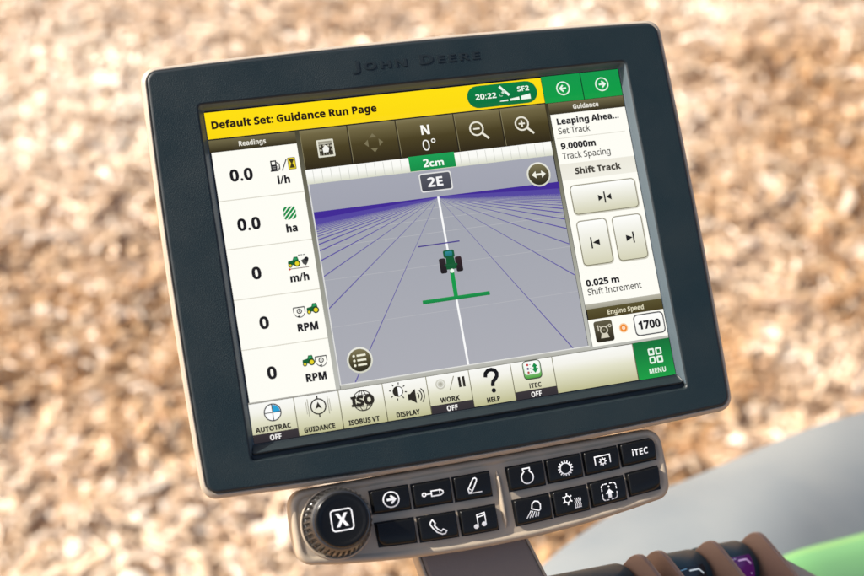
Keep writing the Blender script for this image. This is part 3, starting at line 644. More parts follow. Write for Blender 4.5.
# shortcut bar along the bottom
BT, BM, BB = (250, 250, 246), (240, 239, 224), (196, 194, 150)
def bar_bg(d, x0, x1, y1=767):
    d.rect(x0, 679, x1, y1, None, stops=[(0, BT), (.25, (244, 243, 234)), (.5, (226, 225, 200)), (1, (190, 188, 142))])
    d.rect(x1, 679, x1 + 2, y1, (150, 148, 124), (90, 86, 56))
    d.rect(x0, 677.5, x1 + 2, 680, (110, 108, 98))
xs = [0, 103, 206, 309, 413, 516, 619, 723, 929]
names = ['AUTOTRAC', 'GUIDANCE', 'ISOBUS VT', 'DISPLAY', 'WORK', 'HELP', 'iTEC', '']
fits = [80, 72, 72, 56, 46, 33, 31, 0]
for k in range(8):
    d = UI()
    x0, x1 = xs[k], xs[k + 1] - 2
    cx = (x0 + x1) / 2
    off = k in (0, 4, 6)
    bar_bg(d, x0, x1)
    T_ = (40, 36, 26)
    if names[k]: d.text(names[k], (cx - 3) if k != 6 else cx, 745 if off else 762, 15.5, T_, True, 'c', fit=fits[k], fat=.02 if k == 6 else .055)
    if off:
        d.rect(x0, 749, x1 + 1, 768, (56, 50, 52), (48, 43, 46)); d.text('OFF', cx - 1, 766, 16.5, (250, 248, 244), True, 'c', fit=27)
    if k == 0:
        d.disc(51, 705, 20, (60, 60, 62)); d.disc(51, 705, 17.5, (252, 253, 252))
        d.poly([(51, 705)] + [(51 + 17 * math.cos(a * PI / 16), 705 - 17 * math.sin(a * PI / 16)) for a in range(9)], (36, 160, 212))
        d.line(33, 705, 69, 705, 2, (60, 60, 62)); d.line(51, 687, 51, 723, 2, (60, 60, 62))
    elif k == 1:
        d.ring(155, 720 - 12, 17, 3, T_); d.poly([(155, 697), (163, 714), (155, 710), (147, 714)], T_)
        d.line(155, 683, 155, 691, 3, T_); d.line(155, 725, 155, 733, 3, T_)
        for q in (-27, 27): d.line(155 + q, 694, 155 + q, 722, 1.6, (176, 174, 158))
        for q in (-23, 23): d.line(155 + q, 688, 155 + q, 728, 1.6, (150, 148, 130))
    elif k == 2:
        cx, cy = 258, 711
        d.ring(cx, cy, 23, 2.2, T_, 28); d.ring(cx, cy, 10, 1.8, T_, 24, ry=23); d.line(cx, cy - 23, cx, cy + 23, 1.8, T_)
        d.line(cx - 18, cy - 13, cx + 18, cy - 13, 1.8, T_); d.line(cx - 18, cy + 13, cx + 18, cy + 13, 1.8, T_)
        d.rect(cx - 25, cy - 9.5, cx + 25, cy + 9.5, (232, 231, 212), (222, 221, 196))
        d.text('ISO', cx, cy + 10, 29, T_, True, 'c', fit=54, fat=.11)
        for q in (-22,): d.rect(cx - 27, cy - 11, cx - 16, cy - 7.5, T_); d.rect(cx - 27, cy + 7, cx - 16, cy + 10.4, T_)
    elif k == 3:
        d.disc(342, 703, 12.5, T_); 
        d.poly([(342, 692.5)] + [(342 + 10.5 * math.sin(a * PI / 12), 703 - 10.5 * math.cos(a * PI / 12)) for a in range(13)], (252, 252, 250))
        for a in range(8):
            ca, sa = math.cos(a * PI / 4 + .2), math.sin(a * PI / 4 + .2)
            d.line(342 + ca * 16, 703 + sa * 16, 342 + ca * 21, 703 + sa * 21, 2.6, T_)
        d.rect(363, 713, 370, 727, T_); d.poly([(369, 713), (382, 703), (382, 737), (369, 727)], T_)
        for r in (9, 16, 22): d.ring(380, 720, r, 2.6, T_, 12, -.8, .8)
    elif k == 4:
        d.disc(444, 702, 12, (214, 213, 200), (192, 190, 174)); d.ring(444, 702, 8, 2, (232, 231, 222), 20); d.disc(444, 702, 4, (176, 174, 160), n=12)
        d.line(464, 719, 478, 688, 2.2, (150, 148, 130))
        d.rect(487, 692, 493, 716, T_); d.rect(497, 692, 503, 716, T_)
    elif k == 5:
        d.stroke([(553, 703), (555, 694), (562, 688), (570, 687), (578, 690), (582, 697), (581, 704), (576, 710), (570, 715), (568, 721), (568, 726)], 9, (16, 16, 16))
        d.disc(568, 736, 5.5, (16, 16, 16), n=16)
    elif k == 6:
        d.rrect(646, 680, 692, 725, 10, (70, 80, 64)); d.rrect(648, 682, 690, 722, 8, (252, 252, 250), (70, 160, 50)); d.rrect(650, 684, 688, 713, 6, (250, 252, 250), (238, 244, 236))
        for q in range(3): d.disc(659, 690 + q * 9, 3, [(200, 60, 60), (90, 60, 120), (180, 70, 60)][q], n=8); d.rect(664, 689 + q * 9, 667, 691 + q * 9, (150, 150, 150))
        d.poly([(676, 687), (684, 696), (680, 696), (680, 700), (685, 700), (676, 711), (668, 700), (673, 700), (673, 696), (669, 696)], (16, 140, 70))
        d.rect(0 + 651, 686, 652, 687, (200, 200, 200))
    done(d, 'shortcut_button')
d = UI(); d.n = 30
d.rect(929, 678, 1024, 768, None, stops=[(0, (10, 112, 52)), (.35, (12, 128, 58)), (1, (22, 158, 66))])
for a in (0, 1):
    for b in (0, 1): d.frame(966 + a * 19, 699 + b * 20, 978 + a * 19, 712 + b * 20, 1, 4, (232, 246, 234))
d.text('MENU', 980, 757, 16.5, (228, 244, 230), True, 'c', fit=45)
done(d, 'menu_button')

# ================================================================== BUTTON PANEL under the monitor
pad = empty('button_panel', shifted(-9, -150, -14))
tag(pad, 'taupe control panel with a ribbed dial and fourteen black keys, mounted below the screen', 'control panel')
PO = (0.009, 0.150, 0.014)
KX0, KX1, KY0, KY1 = -94.0, 92.3, -138.6, -103.5
def pk(i, z, r=8.0): return z3(outline(KX0 + i, KX1 - i, KY0 + i, KY1 - i, max(.8, r - i * .8), (6.6, 0.3, 0, 0.3)), z)
mb = MB()
rings = [pk(5, -22), pk(1.2, -20), pk(.2, -16), pk(0, -9), pk(0, -3.0), pk(.15, -1.8), pk(.6, -.8), pk(1.3, -.2), pk(2.1, 0), pk(2.9, -.1), pk(3.4, -.5), pk(4.0, -.75)]
loft(mb, rings, 0, cap0=True)
mb.add(pk(4.0, -.75), [tuple(range(len(rings[0])))], 0)
QUADS = [  # measured key corners: top-left, top-right, bottom-right, bottom-left (mm)
    ('arrow', (-56.2, -109.9), (-38.2, -110.0), (-38.0, -120.9), (-56.0, -120.2)),
    ('cylinder', (-36.0, -110.3), (-17.7, -110.4), (-17.8, -121.3), (-36.0, -120.9)),
    ('pencil', (-15.8, -110.4), (2.0, -110.4), (1.8, -121.6), (-15.9, -121.4)),
    ('blank', (-56.0, -124.9), (-37.9, -125.5), (-37.9, -136.6), (-55.5, -135.5)),
    ('phone', (-35.8, -125.7), (-17.7, -126.1), (-17.7, -137.5), (-35.8, -136.9)),
    ('music', (-15.5, -126.2), (2.1, -126.3), (2.1, -137.8), (-15.5, -137.6)),
    ('engine', (10.9, -110.2), (28.9, -110.1), (28.9, -121.0), (11.1, -121.2)),
    ('sun', (30.7, -110.0), (48.3, -109.7), (48.3, -120.4), (30.8, -120.8)),
    ('pto', (50.1, -109.5), (67.7, -109.1), (67.6, -119.6), (50.1, -120.2)),
    ('itec', (69.4, -108.8), (87.4, -108.3), (87.2, -118.5), (69.5, -119.2)),
    ('lamp', (11.4, -126.1), (29.3, -125.8), (29.2, -137.3), (11.4, -137.8)),
    ('heat', (31.1, -125.5), (48.6, -125.0), (48.7, -136.4), (31.1, -137.1)),
    ('auto', (50.5, -124.6), (68.3, -123.8), (68.4, -134.9), (50.6, -135.8)),
    ('blank', (70.3, -123.3), (87.0, -122.2), (86.4, -132.9), (70.5, -134.0))]
for nm, A, B, C, D in QUADS:        # dark wells the keys sit in
    g = .55
    mb.add(z3([(A[0] - g, A[1] + g), (D[0] - g, D[1] - g), (C[0] + g, C[1] - g), (B[0] + g, B[1] + g)], -.70), [(0, 1, 2, 3)], 1)
mb.build('panel_body', [M_SHELL, M_WELL], pad, PO)

WH = (232, 234, 232)
def key_point(Q, u, v, z):
    nm, A, B, C, D = Q
    x = (A[0] * (1 - u) + B[0] * u) * (1 - v) + (D[0] * (1 - u) + C[0] * u) * v
    y = (A[1] * (1 - u) + B[1] * u) * (1 - v) + (D[1] * (1 - u) + C[1] * u) * v
    return (x * MM, y * MM, z * MM)
def key_z(u, v):
    z = 2.35 - .32 * (2 * u - 1) ** 2
    if v > .42: t = (v - .42) / .58; z -= 1.3 * t * t
    return z
def make_key(Q):
    mbk = MB()
    us = [0, .012, .035, .07, .2, .4, .6, .8, .93, .965, .988, 1]
    vs = [0, .02, .05, .1, .25, .42, .5, .58, .65, .72, .79, .86, .92, .96, .985, 1]
    n = len(us); P = []
    big_bl = Q[0] == 'blank' and Q[1][0] < 0
    big_br = Q[0] == 'blank' and Q[1][0] > 0
    big_tr = Q[0] == 'itec'
    for v in vs:
        for u in us:
            uu, vv = u, v
            # soften the corners: pull the outline in near each corner
            eu = min(u, 1 - u); ev = min(v, 1 - v)
            k = 1.0
            rc = 3.4 if ((big_bl and u < .5 and v > .5) or (big_br and u > .5 and v > .5) or (big_tr and u > .5 and v < .5)) else 1.0
            W_, H_ = 18.0, 11.2
            du, dv = eu * W_, ev * H_
            if du < rc and dv < rc:
                a, b = rc - du, rc - dv
                m = max(a, b); L_ = math.hypot(a, b)
                if L_ > 1e-6:
                    f = m / L_
                    nd, nv = rc - a * f, rc - b * f
                    uu = nd / W_ if u < .5 else 1 - nd / W_
                    vv = nv / H_ if v < .5 else 1 - nv / H_
            e = min(du, dv)
            drop = 0
            if e < .6: t = 1 - e / .6; drop = .55 * (1 - math.sqrt(max(0, 1 - t * t)))
            P.append(key_point(Q, uu, vv, key_z(u, v) - drop))
    fs = []
    for j in range(len(vs) - 1):
        for i in range(n - 1):
            fs.append((j * n + i, (j + 1) * n + i, (j + 1) * n + i + 1, j * n + i + 1))
    mbk.add(P, fs, 0, smooth=True)
    border = [i for i in range(n)] + [j * n + n - 1 for j in range(1, len(vs))] + [(len(vs) - 1) * n + i for i in range(n - 2, -1, -1)] + [j * n for j in range(len(vs) - 2, 0, -1)]
    top = [P[i] for i in border]; low = [(p[0], p[1], -0.6 * MM) for p in top]
    m = len(top)
    mbk.add(top + low, [(i, (i + 1) % m, m + (i + 1) % m, m + i) for i in range(m)], 0, smooth=False)
    return mbk.build('key', [M_BUTTON], pad, PO)
def icon(Q, key):
    nm, A, B, C, D = Q
    W_ = 18.0; H_ = 11.0
    # icon space: millimetres from the key's middle, v down
    d = Draw(lambda x, y, k: key_point(Q, .5 + x / W_, .5 + y / H_, key_z(.5 + x / W_, .5 + y / H_) + .06 + k * .006))
    w = .58; d.sub = .5
    if nm == 'arrow':
        d.ring(0, -.2, 3.7, .62, WH); d.line(-2.1, -.2, 1.2, -.2, 1.1, WH); d.stroke([(-.1, -2.1), (1.9, -.2), (-.1, 1.7)], 1.0, WH)
    elif nm == 'cylinder':
        d.ring(-4.3, 0, .85, .55, WH, 16); d.line(-3.4, 0, -.8, 0, .55, WH)
        d.stroke([(-.8, -1.25), (3.6, -1.25), (4.8, -.5), (4.8, .5), (3.6, 1.25), (-.8, 1.25)], w, WH, True); d.line(3.2, -1.2, 3.2, 1.2, .35, WH)
    elif nm == 'pencil':
        d.stroke([(-2.6, 2.6), (-2.9, .9), (.2, -3.6), (1.2, -3.9), (1.9, -3.2), (1.7, -2.4), (-1.0, 2.1)], w, WH, True)
        d.line(-2.4, .7, -.9, 1.7, .4, WH); d.line(-2.8, 2.9, 4.0, 2.9, .5, WH)
    elif nm == 'phone':
        d.stroke([(-3.7, -2.6), (-2.6, -3.6), (-1.5, -2.0), (-2.0, -.9), (-.6, .9), (.9, 1.9), (1.9, 1.2), (3.5, 2.2), (2.7, 3.3), (1.2, 3.4), (-1.2, 2.2), (-3.0, 0), (-3.9, -1.6)], w, WH, True)
    elif nm == 'music':
        d.disc(-2.1, 2.5, 1.25, WH, n=18, ry=1.05); d.disc(1.9, 1.9, 1.25, WH, n=18, ry=1.05)
        d.stroke([(-1.2, 2.5), (-1.2, -2.6), (2.8, -3.2), (2.8, 1.9)], .5, WH); d.line(-1.2, -1.5, 2.8, -2.1, .5, WH)
    elif nm == 'engine':
        pts = [(3.0 * math.sin(a), .5 - 3.0 * math.cos(a)) for a in [rad(q) for q in range(35, 326, 15)]]
        d.stroke([(-1.7, -3.8), (1.7, -3.8), (1.7, -2.9)] + [(1.3, -2.4)] + pts[1:-1] + [(-1.3, -2.4), (-1.7, -2.9)], .62, WH, True)
    elif nm == 'sun':
        d.ring(0, 0, 2.7, .55, WH, 28)
        for a in range(16):
            c, s = math.cos(a * PI / 8), math.sin(a * PI / 8)
            d.line(c * 2.8, s * 2.8, c * 3.9, s * 3.9, .6, WH)
    elif nm == 'pto':
        d.stroke([(-4.0, 1.7), (-4.0, -2.4), (4.0, -2.4), (4.0, 1.7)], .6, WH)
        d.ring(0, .5, 1.2, .6, WH, 18)
        for a in range(8):
            c, s = math.cos(a * PI / 4), math.sin(a * PI / 4)
            d.line(c * 1.3, .5 + s * 1.3, c * 2.1, .5 + s * 2.1, .6, WH)
    elif nm == 'itec':
        d.text('iTEC', .3, 1.5, 4.6, WH, True, 'c', fit=8.8, fat=0)
    elif nm == 'lamp':
        d.stroke([(-1.0, -.6), (-.5, -2.6), (1.0, -3.7), (2.7, -3.3), (3.6, -1.8), (3.3, .3), (2.6, .8)], .55, WH, True)
        for q in range(5):
            d.line(-1.5 + q * .95, .2 + q * .28, -4.0 + q * 1.45, 3.3 + q * .0, .45, WH)
    elif nm == 'heat':
        d.ring(-2.2, -1.2, 1.5, .5, WH, 18)
        for a in range(6):
            c, s = math.cos(a * PI / 3 + .5), math.sin(a * PI / 3 + .5)
            d.line(-2.2 + c * 1.6, -1.2 + s * 1.6, -2.2 + c * 2.7, -1.2 + s * 2.7, .65, WH)
        for q in range(4):
            x = 1.5 + q * .95
            d.stroke([(x, -1.0), (x + .3, 0), (x - .2, 1.1), (x + .2, 2.3), (x, 3.2)], .4, WH)
        d.line(1.1, 3.4, 4.8, 3.4, .4, WH)
    elif nm == 'auto':
        pts = []
        for cx, cy, a0 in ((2.3, 2.3, 0), (-2.3, 2.3, PI / 2), (-2.3, -2.3, PI), (2.3, -2.3, 1.5 * PI)):
            d.ring(cx, cy, 1.5, .5, WH, 6, a0, a0 + PI / 2)
        for s in (-1, 1):
            for q in (-1.3, 1.3):
                d.line(q - .7, 3.8 * s, q + .7, 3.8 * s, .5, WH); d.line(3.8 * s, q - .7, 3.8 * s, q + .7, .5, WH)
        d.poly([(0, -1.3), (2.1, .9), (-2.1, .9)], WH); d.line(0, .8, 0, 3.0, 1.7, WH); d.disc(0, -2.3, .5, WH, n=10)
    else: return
    d.build('key_symbol', [M_PRINT], key)
KEY_LABELS = dict(arrow='black key with a white arrow in a circle', cylinder='black key with a hydraulic cylinder outline', pencil='black key with a slanted pen outline over a line',
    blank='black key without any symbol', phone='black key with a telephone handset outline', music='black key with white music notes', engine='black key with a round flask outline',
    sun='black key with a toothed ring', pto='black key with a gear under a bracket', itec='black key with four white letters', lamp='black key with a work lamp and rays',
    heat='black key with a gear and wavy lines', auto='black key with an arrow in a dashed square')
for Q in QUADS:
    key = make_key(Q); key['label'] = KEY_LABELS[Q[0]] ; icon(Q, key)

# raised bead between the two banks of keys
mb = MB()
prof = []
for t in [0, .04, .12, .3, .5, .7, .88, .96, 1]:
    y = -110.3 - 27.6 * t; k = min(1, math.sin(PI * min(1, max(0, t * .5 + .25))) ) * (0.25 + .75 * min(1, min(t, 1 - t) * 9))
    prof.append([((6.3 + 1.35 * k * math.cos(a)) * MM, y * MM, (-.9 + 1.9 * k * math.sin(a)) * MM) for a in [PI * q / 8 for q in range(9)]])
loft(mb, prof, 0, closed=False)
mb.build('divider_bead', [M_SHELL], pad, PO)

# the dial: collar, ribbed grip, dished black cap with an X symbol
KC = (-73.6, -121.3)
def lathe(prof, n=64, mod=None):
    rings = []
    for r, z in prof:
        rings.append([((KC[0] + (r + (mod(2 * PI * i / n, r, z) if mod else 0)) * math.cos(2 * PI * i / n) + .05 * max(0, z)) * MM,
                       (KC[1] + (r + (mod(2 * PI * i / n, r, z) if mod else 0)) * math.sin(2 * PI * i / n) + .12 * max(0, z)) * MM, z * MM) for i in range(n)])
    return rings
mb = MB(); loft(mb, lathe([(17.0, -1), (17.0, .0), (16.7, .5), (16.2, .6), (15.8, .2), (15.7, -1)]), 0); 
mb.build('dial_collar', [M_SHELL], pad, PO)
mb = MB()
rib = lambda a, r, z: (0.6 * (1 if (int(a / (2 * PI) * 216 + .5) % 6) < 3 else -1)) if 1.5 < z < 11 else 0
loft(mb, lathe([(15.2, -1), (15.2, 1.4), (15.2, 2.0), (14.7, 6.0), (14.2, 9.6), (13.9, 11.2), (13.2, 12.2), (12.3, 12.6)], 216, rib), 0, smooth=False)
grip = mb.build('dial_grip', [M_GRIP], pad, PO)
mb = MB(); loft(mb, lathe([(12.5, 11.5), (12.5, 13.2), (12.2, 14.0), (11.5, 14.3), (10.6, 14.2), (10.0, 13.9), (9.4, 13.75), (5, 13.7), (.01, 13.7)]), 0)
cap = mb.build('dial_cap', [M_BUTTON], pad, PO)
d = Draw(lambda x, y, k: ((KC[0] + x + .69) * MM, (KC[1] - y + 1.65) * MM, (13.76 + k * .006) * MM))
d.frame(-4.9, -4.7, 4.9, 4.7, 1.5, .62, WH); d.text('X', 0, 2.9, 8.2, WH, True, 'c')
d.build('dial_symbol', [M_PRINT], cap)

# stalk the panel stands on
mb = MB()
st = []
for y, x0, x1, zf, zb in ((-128, -38.0, 15.0, -9, -24), (-146, -35.0, 17.2, -9, -26), (-165, -31, 23.5, -9.5, -28), (-190, -26, 31, -11, -32), (-240, -17, 42, -16, -40), (-330, -10, 48, -30, -58)):
    st.append([(x * MM, y * MM, z * MM) for x, z in ((x0, zb), (x0, zf - 1.6), (x0 + .5, zf - .5), (x0 + 1.6, zf), (x1 - 1.6, zf), (x1 - .5, zf - .5), (x1, zf - 1.6), (x1, zb))])
loft(mb, st, 0, cap0=True, cap1=True, smooth=False)
# light taupe edge strips down both sides of the stalk
for s in (0, 1):
    e = []
    for y, x0, x1, zf, zb in ((-128, -38.0, 15.0, -9, -24), (-146, -35.0, 17.2, -9, -26), (-165, -31, 23.5, -9.5, -28), (-190, -26, 31, -11, -32), (-240, -17, 42, -16, -40), (-330, -10, 48, -30, -58)):
        x = (x1 + .02) if s else (x0 - .02); q = 1 if s else -1
        e.append([(a * MM, y * MM, b * MM) for a, b in ((x, zf - 1.0), (x + .9 * q, zf - .6), (x + 1.5 * q, zf - 1.4), (x + 1.6 * q, zb + 2), (x, zb + 2))][::(1 if not s else -1)])
    loft(mb, e, 1, cap0=True, cap1=True)
mb.build('stalk', [M_STEM, M_SHELL], pad, PO, weld=0)

# ================================================================== things behind: control console, bodywork, field
def campt(px, py, D):
    return CAM_ROT @ Vector(((px - 432) / FPX * D, -(py - 288) / FPX * D, -D))

# ---- armrest console with brown fins and rollers
Xa = Vector((.8, .01, -.6)).normalized()
Fa = Vector((.42, -.62, .55)); Fa = (Fa - Xa * Fa.dot(Xa)).normalized()
Ua = Fa.cross(Xa).normalized()
R3 = CAM_ROT.to_3x3()
Xw, Fw, Uw = R3 @ Xa, R3 @ Fa, R3 @ Ua
org = campt(748, 566, .76)
CON = Matrix.Translation(org) @ Matrix((Xw, Fw, Uw)).transposed().to_4x4()   # x along rollers, y to the operator, z up
con = empty('control_console', CON @ Matrix.Translation((0, 0.03, -.06)))
tag(con, 'brown armrest console with curved fins between dark rollers, cut off by the lower right corner', 'console')
CO = (0, -0.03, .06)
RR = 15.8
def fin(x, w=3.4):
    side = [(-15, -40), (-12, -10), (-10, 0), (-10, 10), (-9.8, 15), (-9.2, 19), (-7.9, 22), (-5.8, 24.3), (-3.2, 25.5), (1, 26.0), (14, 26.8), (30, 27.4), (60, 27), (90, 25), (90, -40)]
    mbf = MB()
    b = .45
    n = len(side)
    def ins(k):
        c = (30, -8); res = []
        for p in side:
            dx, dy = c[0] - p[0], c[1] - p[1]; L_ = math.hypot(dx, dy)
            res.append((p[0] + dx / L_ * k, p[1] + dy / L_ * k))
        return res
    R_ = []
    for xx, k in ((-w / 2, b), (-w / 2 + .3, .3), (-w / 2 + b, 0), (w / 2 - b, 0), (w / 2 - .3, .3), (w / 2, b)):
        R_.append([((x + xx) * MM, p[0] * MM, p[1] * MM) for p in ins(k)])
    loft(mbf, R_, 0, cap0=True, cap1=True)
    return mbf.build('fin', [M_FIN], con, CO)
FX = [-101.0, -86.0, -44.0, -5.0]
for x in FX: fin(x)
def roller(x0, x1, icon_col, glyph):
    mbr = MB(); R_ = []
    for xx, r in ((x0, RR - 1.6), (x0 + .4, RR - .6), (x0 + 1.3, RR), (x1 - 1.3, RR), (x1 - .4, RR - .6), (x1, RR - 1.6)):
        R_.append([(xx * MM, r * math.cos(2 * PI * i / 64) * MM, r * math.sin(2 * PI * i / 64) * MM) for i in range(64)])
    loft(mbr, R_, 0, cap0=True, cap1=True)
    ro = mbr.build('roller', [M_ROLLER], con, CO)
    if icon_col:
        L0 = (x0 + x1) / 2
        d = Draw(lambda x, y, k: ((L0 + x) * MM, (RR + .12 + k * .02) * math.cos(rad(62) - y / RR) * MM, (RR + .12 + k * .02) * math.sin(rad(62) - y / RR) * MM))
        n = 10
        w = (x1 - x0) * .34
        for q in range(n):                      # the lit badge, wrapped on the roller
            y0, y1 = -6 + 20 * q / n, -6 + 20 * (q + 1) / n
            d.polyf([(-w, y0), (w, y0), (w, y1), (-w, y1)], [(0, 3, 2, 1)], [lin(icon_col[0])] * 4, up=(q == 0))
        d.poly([(-w, -4), (-w * .1, -5), (-w * .35, 1), (-w, 3)], icon_col[1]); d.poly([(-w, 4), (-w * .3, 3), (-w * .5, 8), (-w, 8)], icon_col[1])
        d.stroke([(0, -3.5), (w * .6, -3.5), (w * .8, -1), (w * .75, 5)], .7, icon_col[2]); d.line(-w * .2, 0, -w * .3, 7, .9, icon_col[2])
        d.build('lit_badge', [M_LED], ro)
roller(-190, FX[0] - 3.2, None, 0)
roller(FX[1] + 3.0, FX[2] - 3.0, ((10, 14, 20), (140, 200, 245), (230, 240, 250)), 0)
roller(FX[2] + 3.0, FX[3] - 3.0, ((70, 10, 84), (226, 226, 250), (226, 190, 240)), 1)
# body of the console below the fins
mb = MB()
def box(mb, x0, x1, y0, y1, z0, z1, b, m=0):
    R_ = []
    for z, k in ((z0, 0), (z1 - b, 0), (z1 - b * .3, b * .3), (z1, b)):
        R_.append([(p[0] * MM, p[1] * MM, z * MM) for p in outline(x0 + k, x1 - k, y0 + k, y1 - k, 4, na=4, ns=4)])
    loft(mb, R_, m, cap0=True, cap1=True)
box(mb, -190, 40, -22, 95, -60, -20, 3)
mb.build('console_base', [M_SHELL], con, CO)
mb = MB(); box(mb, FX[2] + 3.2, FX[3] - 3.2, 26, 60, -40, 9, 2); mb.build('slot_cover', [M_SHELL], con, CO)
mb = MB()
ck = [(FX[3] + 3.4, 10), (FX[3] + 29, 37), (FX[3] + 64, 76), (FX[3] + 64, 110), (FX[3] + 3.4, 110)]
loft(mb, [[(p[0] * MM, p[1] * MM, z * MM) for p in ck] for z in (-40, 23)], 0, cap0=True, cap1=True, smooth=False); mb.build('side_cheek', [M_SHELL], con, CO)

# ---- pale grey bodywork with a green flank, between the console and the field
root = empty('tractor_hood', Matrix.Translation(campt(760, 620, 1.15)))
tag(root, 'blurred pale grey curved bodywork with a green flank, behind the console at the lower right', 'vehicle hood')
inv = root.matrix_world.inverted()
far_ = [(430, 690, 1.00), (500, 612, 1.04), (560, 551, 1.08), (630, 505, 1.13), (700, 475, 1.18), (760, 449, 1.23), (820, 425, 1.29), (880, 408, 1.36), (960, 390, 1.45), (1080, 372, 1.6)]
near = [(500, 760, .94), (560, 712, .96), (620, 665, .98), (690, 615, 1.00), (745, 577, 1.02), (790, 553, 1.05), (840, 539, 1.09), (900, 524, 1.14), (990, 504, 1.22), (1120, 480, 1.36)]
Fp = [campt(*p) for p in far_]; Np = [campt(*p) for p in near]
def row(t, bulge):
    return [inv @ (a.lerp(b, t) + Vector((0, 0, 1)) * bulge) for a, b in zip(Fp, Np)]
rows_ = [[inv @ (a + Vector((0, .02, -.30))) for a in Fp], [inv @ (a + Vector((0, .012, -.02))) for a in Fp], [inv @ (a + Vector((0, .004, -.004))) for a in Fp]]
for i in range(0, 11):
    t = i / 10; rows_.append(row(t, .018 * 4 * t * (1 - t)))
def smooth_rows(rs):
    out = []
    for r in rs:
        q = []
        n = len(r)
        for i in range(n - 1):
            p0, p1, p2, p3 = r[max(0, i - 1)], r[i], r[i + 1], r[min(n - 1, i + 2)]
            for k in range(4):
                t = k / 4
                q.append(.5 * ((2 * p1) + (p2 - p0) * t + (2 * p0 - 5 * p1 + 4 * p2 - p3) * t * t + (3 * p1 - p0 - 3 * p2 + p3) * t ** 3))
        q.append(r[-1]); out.append(q)
    return out
mb = MB(); loft(mb, smooth_rows(rows_), 0, closed=False); mb.build('top_panel', [M_GREY], root, weld=1e-6)
g = [rows_[-1]]
tow = (R3 @ Vector((0.05, -.5, .55)))
for a, b in ((.006, .004), (.016, .007), (.035, .009), (.07, .006), (.11, -.01), (.14, -.06), (.15, -.2)):
    g.append([inv @ (p + tow * a + Vector((0, 0, b))) for p in Np])
mb = MB(); loft(mb, smooth_rows(g), 0, closed=False); mb.build('side_panel', [M_GREEN], root, weld=1e-6)

# ---- stubble field: soil sheet plus loose straw and husks
GZ = -3.0
m, N, L, b = mat('dry_soil')
tc = N.new('ShaderNodeTexCoord')
n1 = N.new('ShaderNodeTexNoise'); n1.inputs['Scale'].default_value = 5.0; n1.inputs['Detail'].default_value = 8; n1.inputs['Roughness'].default_value = .65
cr = N.new('ShaderNodeValToRGB'); e = cr.color_ramp.elements
e[0].position = .32; e[0].color = (.20, .105, .05, 1); e[1].position = .68; e[1].color = (.62, .42, .25, 1)
x = cr.color_ramp.elements.new(.5); x.color = (.42, .25, .13, 1)
bp = N.new('ShaderNodeBump'); bp.inputs['Strength'].default_value = .8; bp.inputs['Distance'].default_value = .05
L.new(tc.outputs['Object'], n1.inputs['Vector']); L.new(n1.outputs['Fac'], cr.inputs['Fac']); L.new(cr.outputs['Color'], b.inputs['Base Color'])
L.new(n1.outputs['Fac'], bp.inputs['Height']); L.new(bp.outputs['Normal'], b.inputs['Normal']); b.inputs['Roughness'].default_value = .95
M_SOIL = m
mb = MB()
n = 60
gx = [-60 + 120 * (.5 + .5 * math.copysign(abs(2 * i / n - 1) ** 2.2, 2 * i / n - 1)) for i in range(n + 1)]
gy = [-20 + 110 * (i / n) ** 1.8 for i in range(n + 1)]
P = []
for yv in gy:
    for xv in gx:
        P.append((xv, yv, GZ + .05 * math.sin(yv * 5.2 + .6 * math.sin(xv * .8)) * (1 if abs(xv) < 12 else .3) + random.uniform(-.015, .015)))
mb.add(P, [(j * (n + 1) + i, j * (n + 1) + i + 1, (j + 1) * (n + 1) + i + 1, (j + 1) * (n + 1) + i) for j in range(n) for i in range(n)], smooth=True)
tag(mb.build('field_ground', [M_SOIL]), kind='structure')

m, N, L, b = mat('dry_straw')
at = N.new('ShaderNodeAttribute'); at.attribute_name = 'tint'
tr = N.new('ShaderNodeBsdfTranslucent'); mx = N.new('ShaderNodeMixShader'); mx.inputs['Fac'].default_value = .25
L.new(at.outputs['Color'], b.inputs['Base Color']); L.new(at.outputs['Color'], tr.inputs['Color'])
b.inputs['Roughness'].default_value = .32
out = [q for q in N if q.type == 'OUTPUT_MATERIAL'][0]
L.new(b.outputs['BSDF'], mx.inputs[1]); L.new(tr.outputs['BSDF'], mx.inputs[2]); L.new(mx.outputs['Shader'], out.inputs['Surface'])
M_STRAW = m
rs = random.Random(11)
pal = [(.82, .68, .48), (.78, .58, .36), (.64, .42, .22), (.90, .84, .72), (.48, .28, .13), (.72, .50, .28), (.26, .14, .06)]
wts = [4, 5, 6, 5, 5, 6, 4]
mb = MB()
def husk(x, y, L_, W_, yaw, col):
    seg = 2; vs = []; c, s = math.cos(yaw), math.sin(yaw)
    z0 = GZ + .02 + rs.random() * .05 + .058 * max(0, .35 + noise.noise(Vector((x * 6, y * 6, 2))) + .6 * noise.noise(Vector((x * 15, y * 15, 7)))); arch = rs.uniform(-.02, .06) * (L_ / .2); tilt = rs.uniform(-.35, .35); roll = rs.uniform(-.9, .9)
    bend = rs.uniform(-.3, .3) * L_
    for i in range(seg + 1):
        t = i / seg; w = W_ * (math.sin(PI * (.12 + .8 * t)) ** .7)
        px = (t - .5) * L_; py = bend * (t - .5) ** 2 * 2; pz = z0 + arch * 4 * t * (1 - t) + tilt * px
        for q in (-.5, 0, .5):
            yy = py + q * w * math.cos(roll); zz = pz + q * w * math.sin(roll) + (.25 * w if q == 0 else 0)
            vs.append((x + c * px - s * yy, y + s * px + c * yy, max(GZ - .03, zz)))
    fs = []
    for i in range(seg):
        for q in (0, 1): fs.append((i * 3 + q, i * 3 + q + 1, i * 3 + q + 4, i * 3 + q + 3))
    mb.add(vs, fs, 0, col, True)
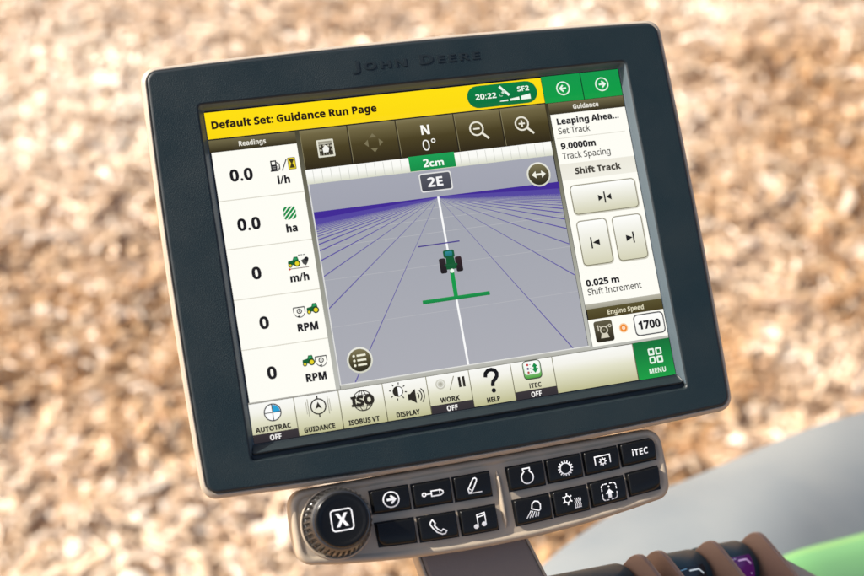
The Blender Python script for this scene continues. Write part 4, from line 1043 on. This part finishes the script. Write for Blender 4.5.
def litter(count, xr, yr, smin, smax):
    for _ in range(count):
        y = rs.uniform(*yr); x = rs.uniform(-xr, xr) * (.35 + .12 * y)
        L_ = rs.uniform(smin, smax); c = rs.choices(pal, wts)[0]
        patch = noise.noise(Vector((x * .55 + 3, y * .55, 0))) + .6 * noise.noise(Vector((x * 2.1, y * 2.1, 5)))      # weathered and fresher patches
        bleach_exposure = max(0, min(1, .50 - .12 * x + 1.3 * patch + .11 * (y - 5)))  # weathered patches, plus an exposure gradient painted in: paler far and left
        c = lerp(lerp(c, (.34, .18, .08), .5), lerp(c, (.90, .84, .75), .5), bleach_exposure); k = rs.uniform(.85, 1.12)
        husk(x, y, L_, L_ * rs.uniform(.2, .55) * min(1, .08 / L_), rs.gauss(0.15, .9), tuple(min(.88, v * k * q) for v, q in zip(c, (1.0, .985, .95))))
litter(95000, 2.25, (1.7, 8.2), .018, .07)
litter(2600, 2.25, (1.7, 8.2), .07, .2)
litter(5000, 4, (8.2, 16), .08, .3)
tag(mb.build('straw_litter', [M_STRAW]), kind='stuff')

# ================================================================== daylight
SUN_EL, SUN_AZ = rad(42), rad(-78)          # azimuth from straight ahead (+y), negative to the left
sd = Vector((math.sin(SUN_AZ) * math.cos(SUN_EL), math.cos(SUN_AZ) * math.cos(SUN_EL), math.sin(SUN_EL)))
sl = bpy.data.lights.new('sun', 'SUN'); sl.energy = 4.7; sl.angle = rad(.5); sl.color = (1, .94, .86)
so = bpy.data.objects.new('sun', sl); COL.objects.link(so)
so.rotation_euler = sd.to_track_quat('Z', 'Y').to_euler()
w = bpy.data.worlds.new('World'); scene.world = w; w.use_nodes = True
N, L = w.node_tree.nodes, w.node_tree.links
sky = N.new('ShaderNodeTexSky'); sky.sky_type = 'NISHITA'; sky.sun_disc = False
sky.dust_density = 4.0; sky.ozone_density = 0.3; sky.air_density = 0.7
sky.sun_elevation = SUN_EL; sky.sun_rotation = SUN_AZ
bg = N['Background']; bg.inputs['Strength'].default_value = .12
L.new(sky.outputs['Color'], bg.inputs['Color'])
vs_ = scene.view_settings
vs_.view_transform = 'Standard'; vs_.look = 'None'; vs_.exposure = EXPOSURE; vs_.gamma = 1.0; vs_.use_curve_mapping = False
scene.cycles.max_bounces = 6
scene.cycles.use_denoising = True
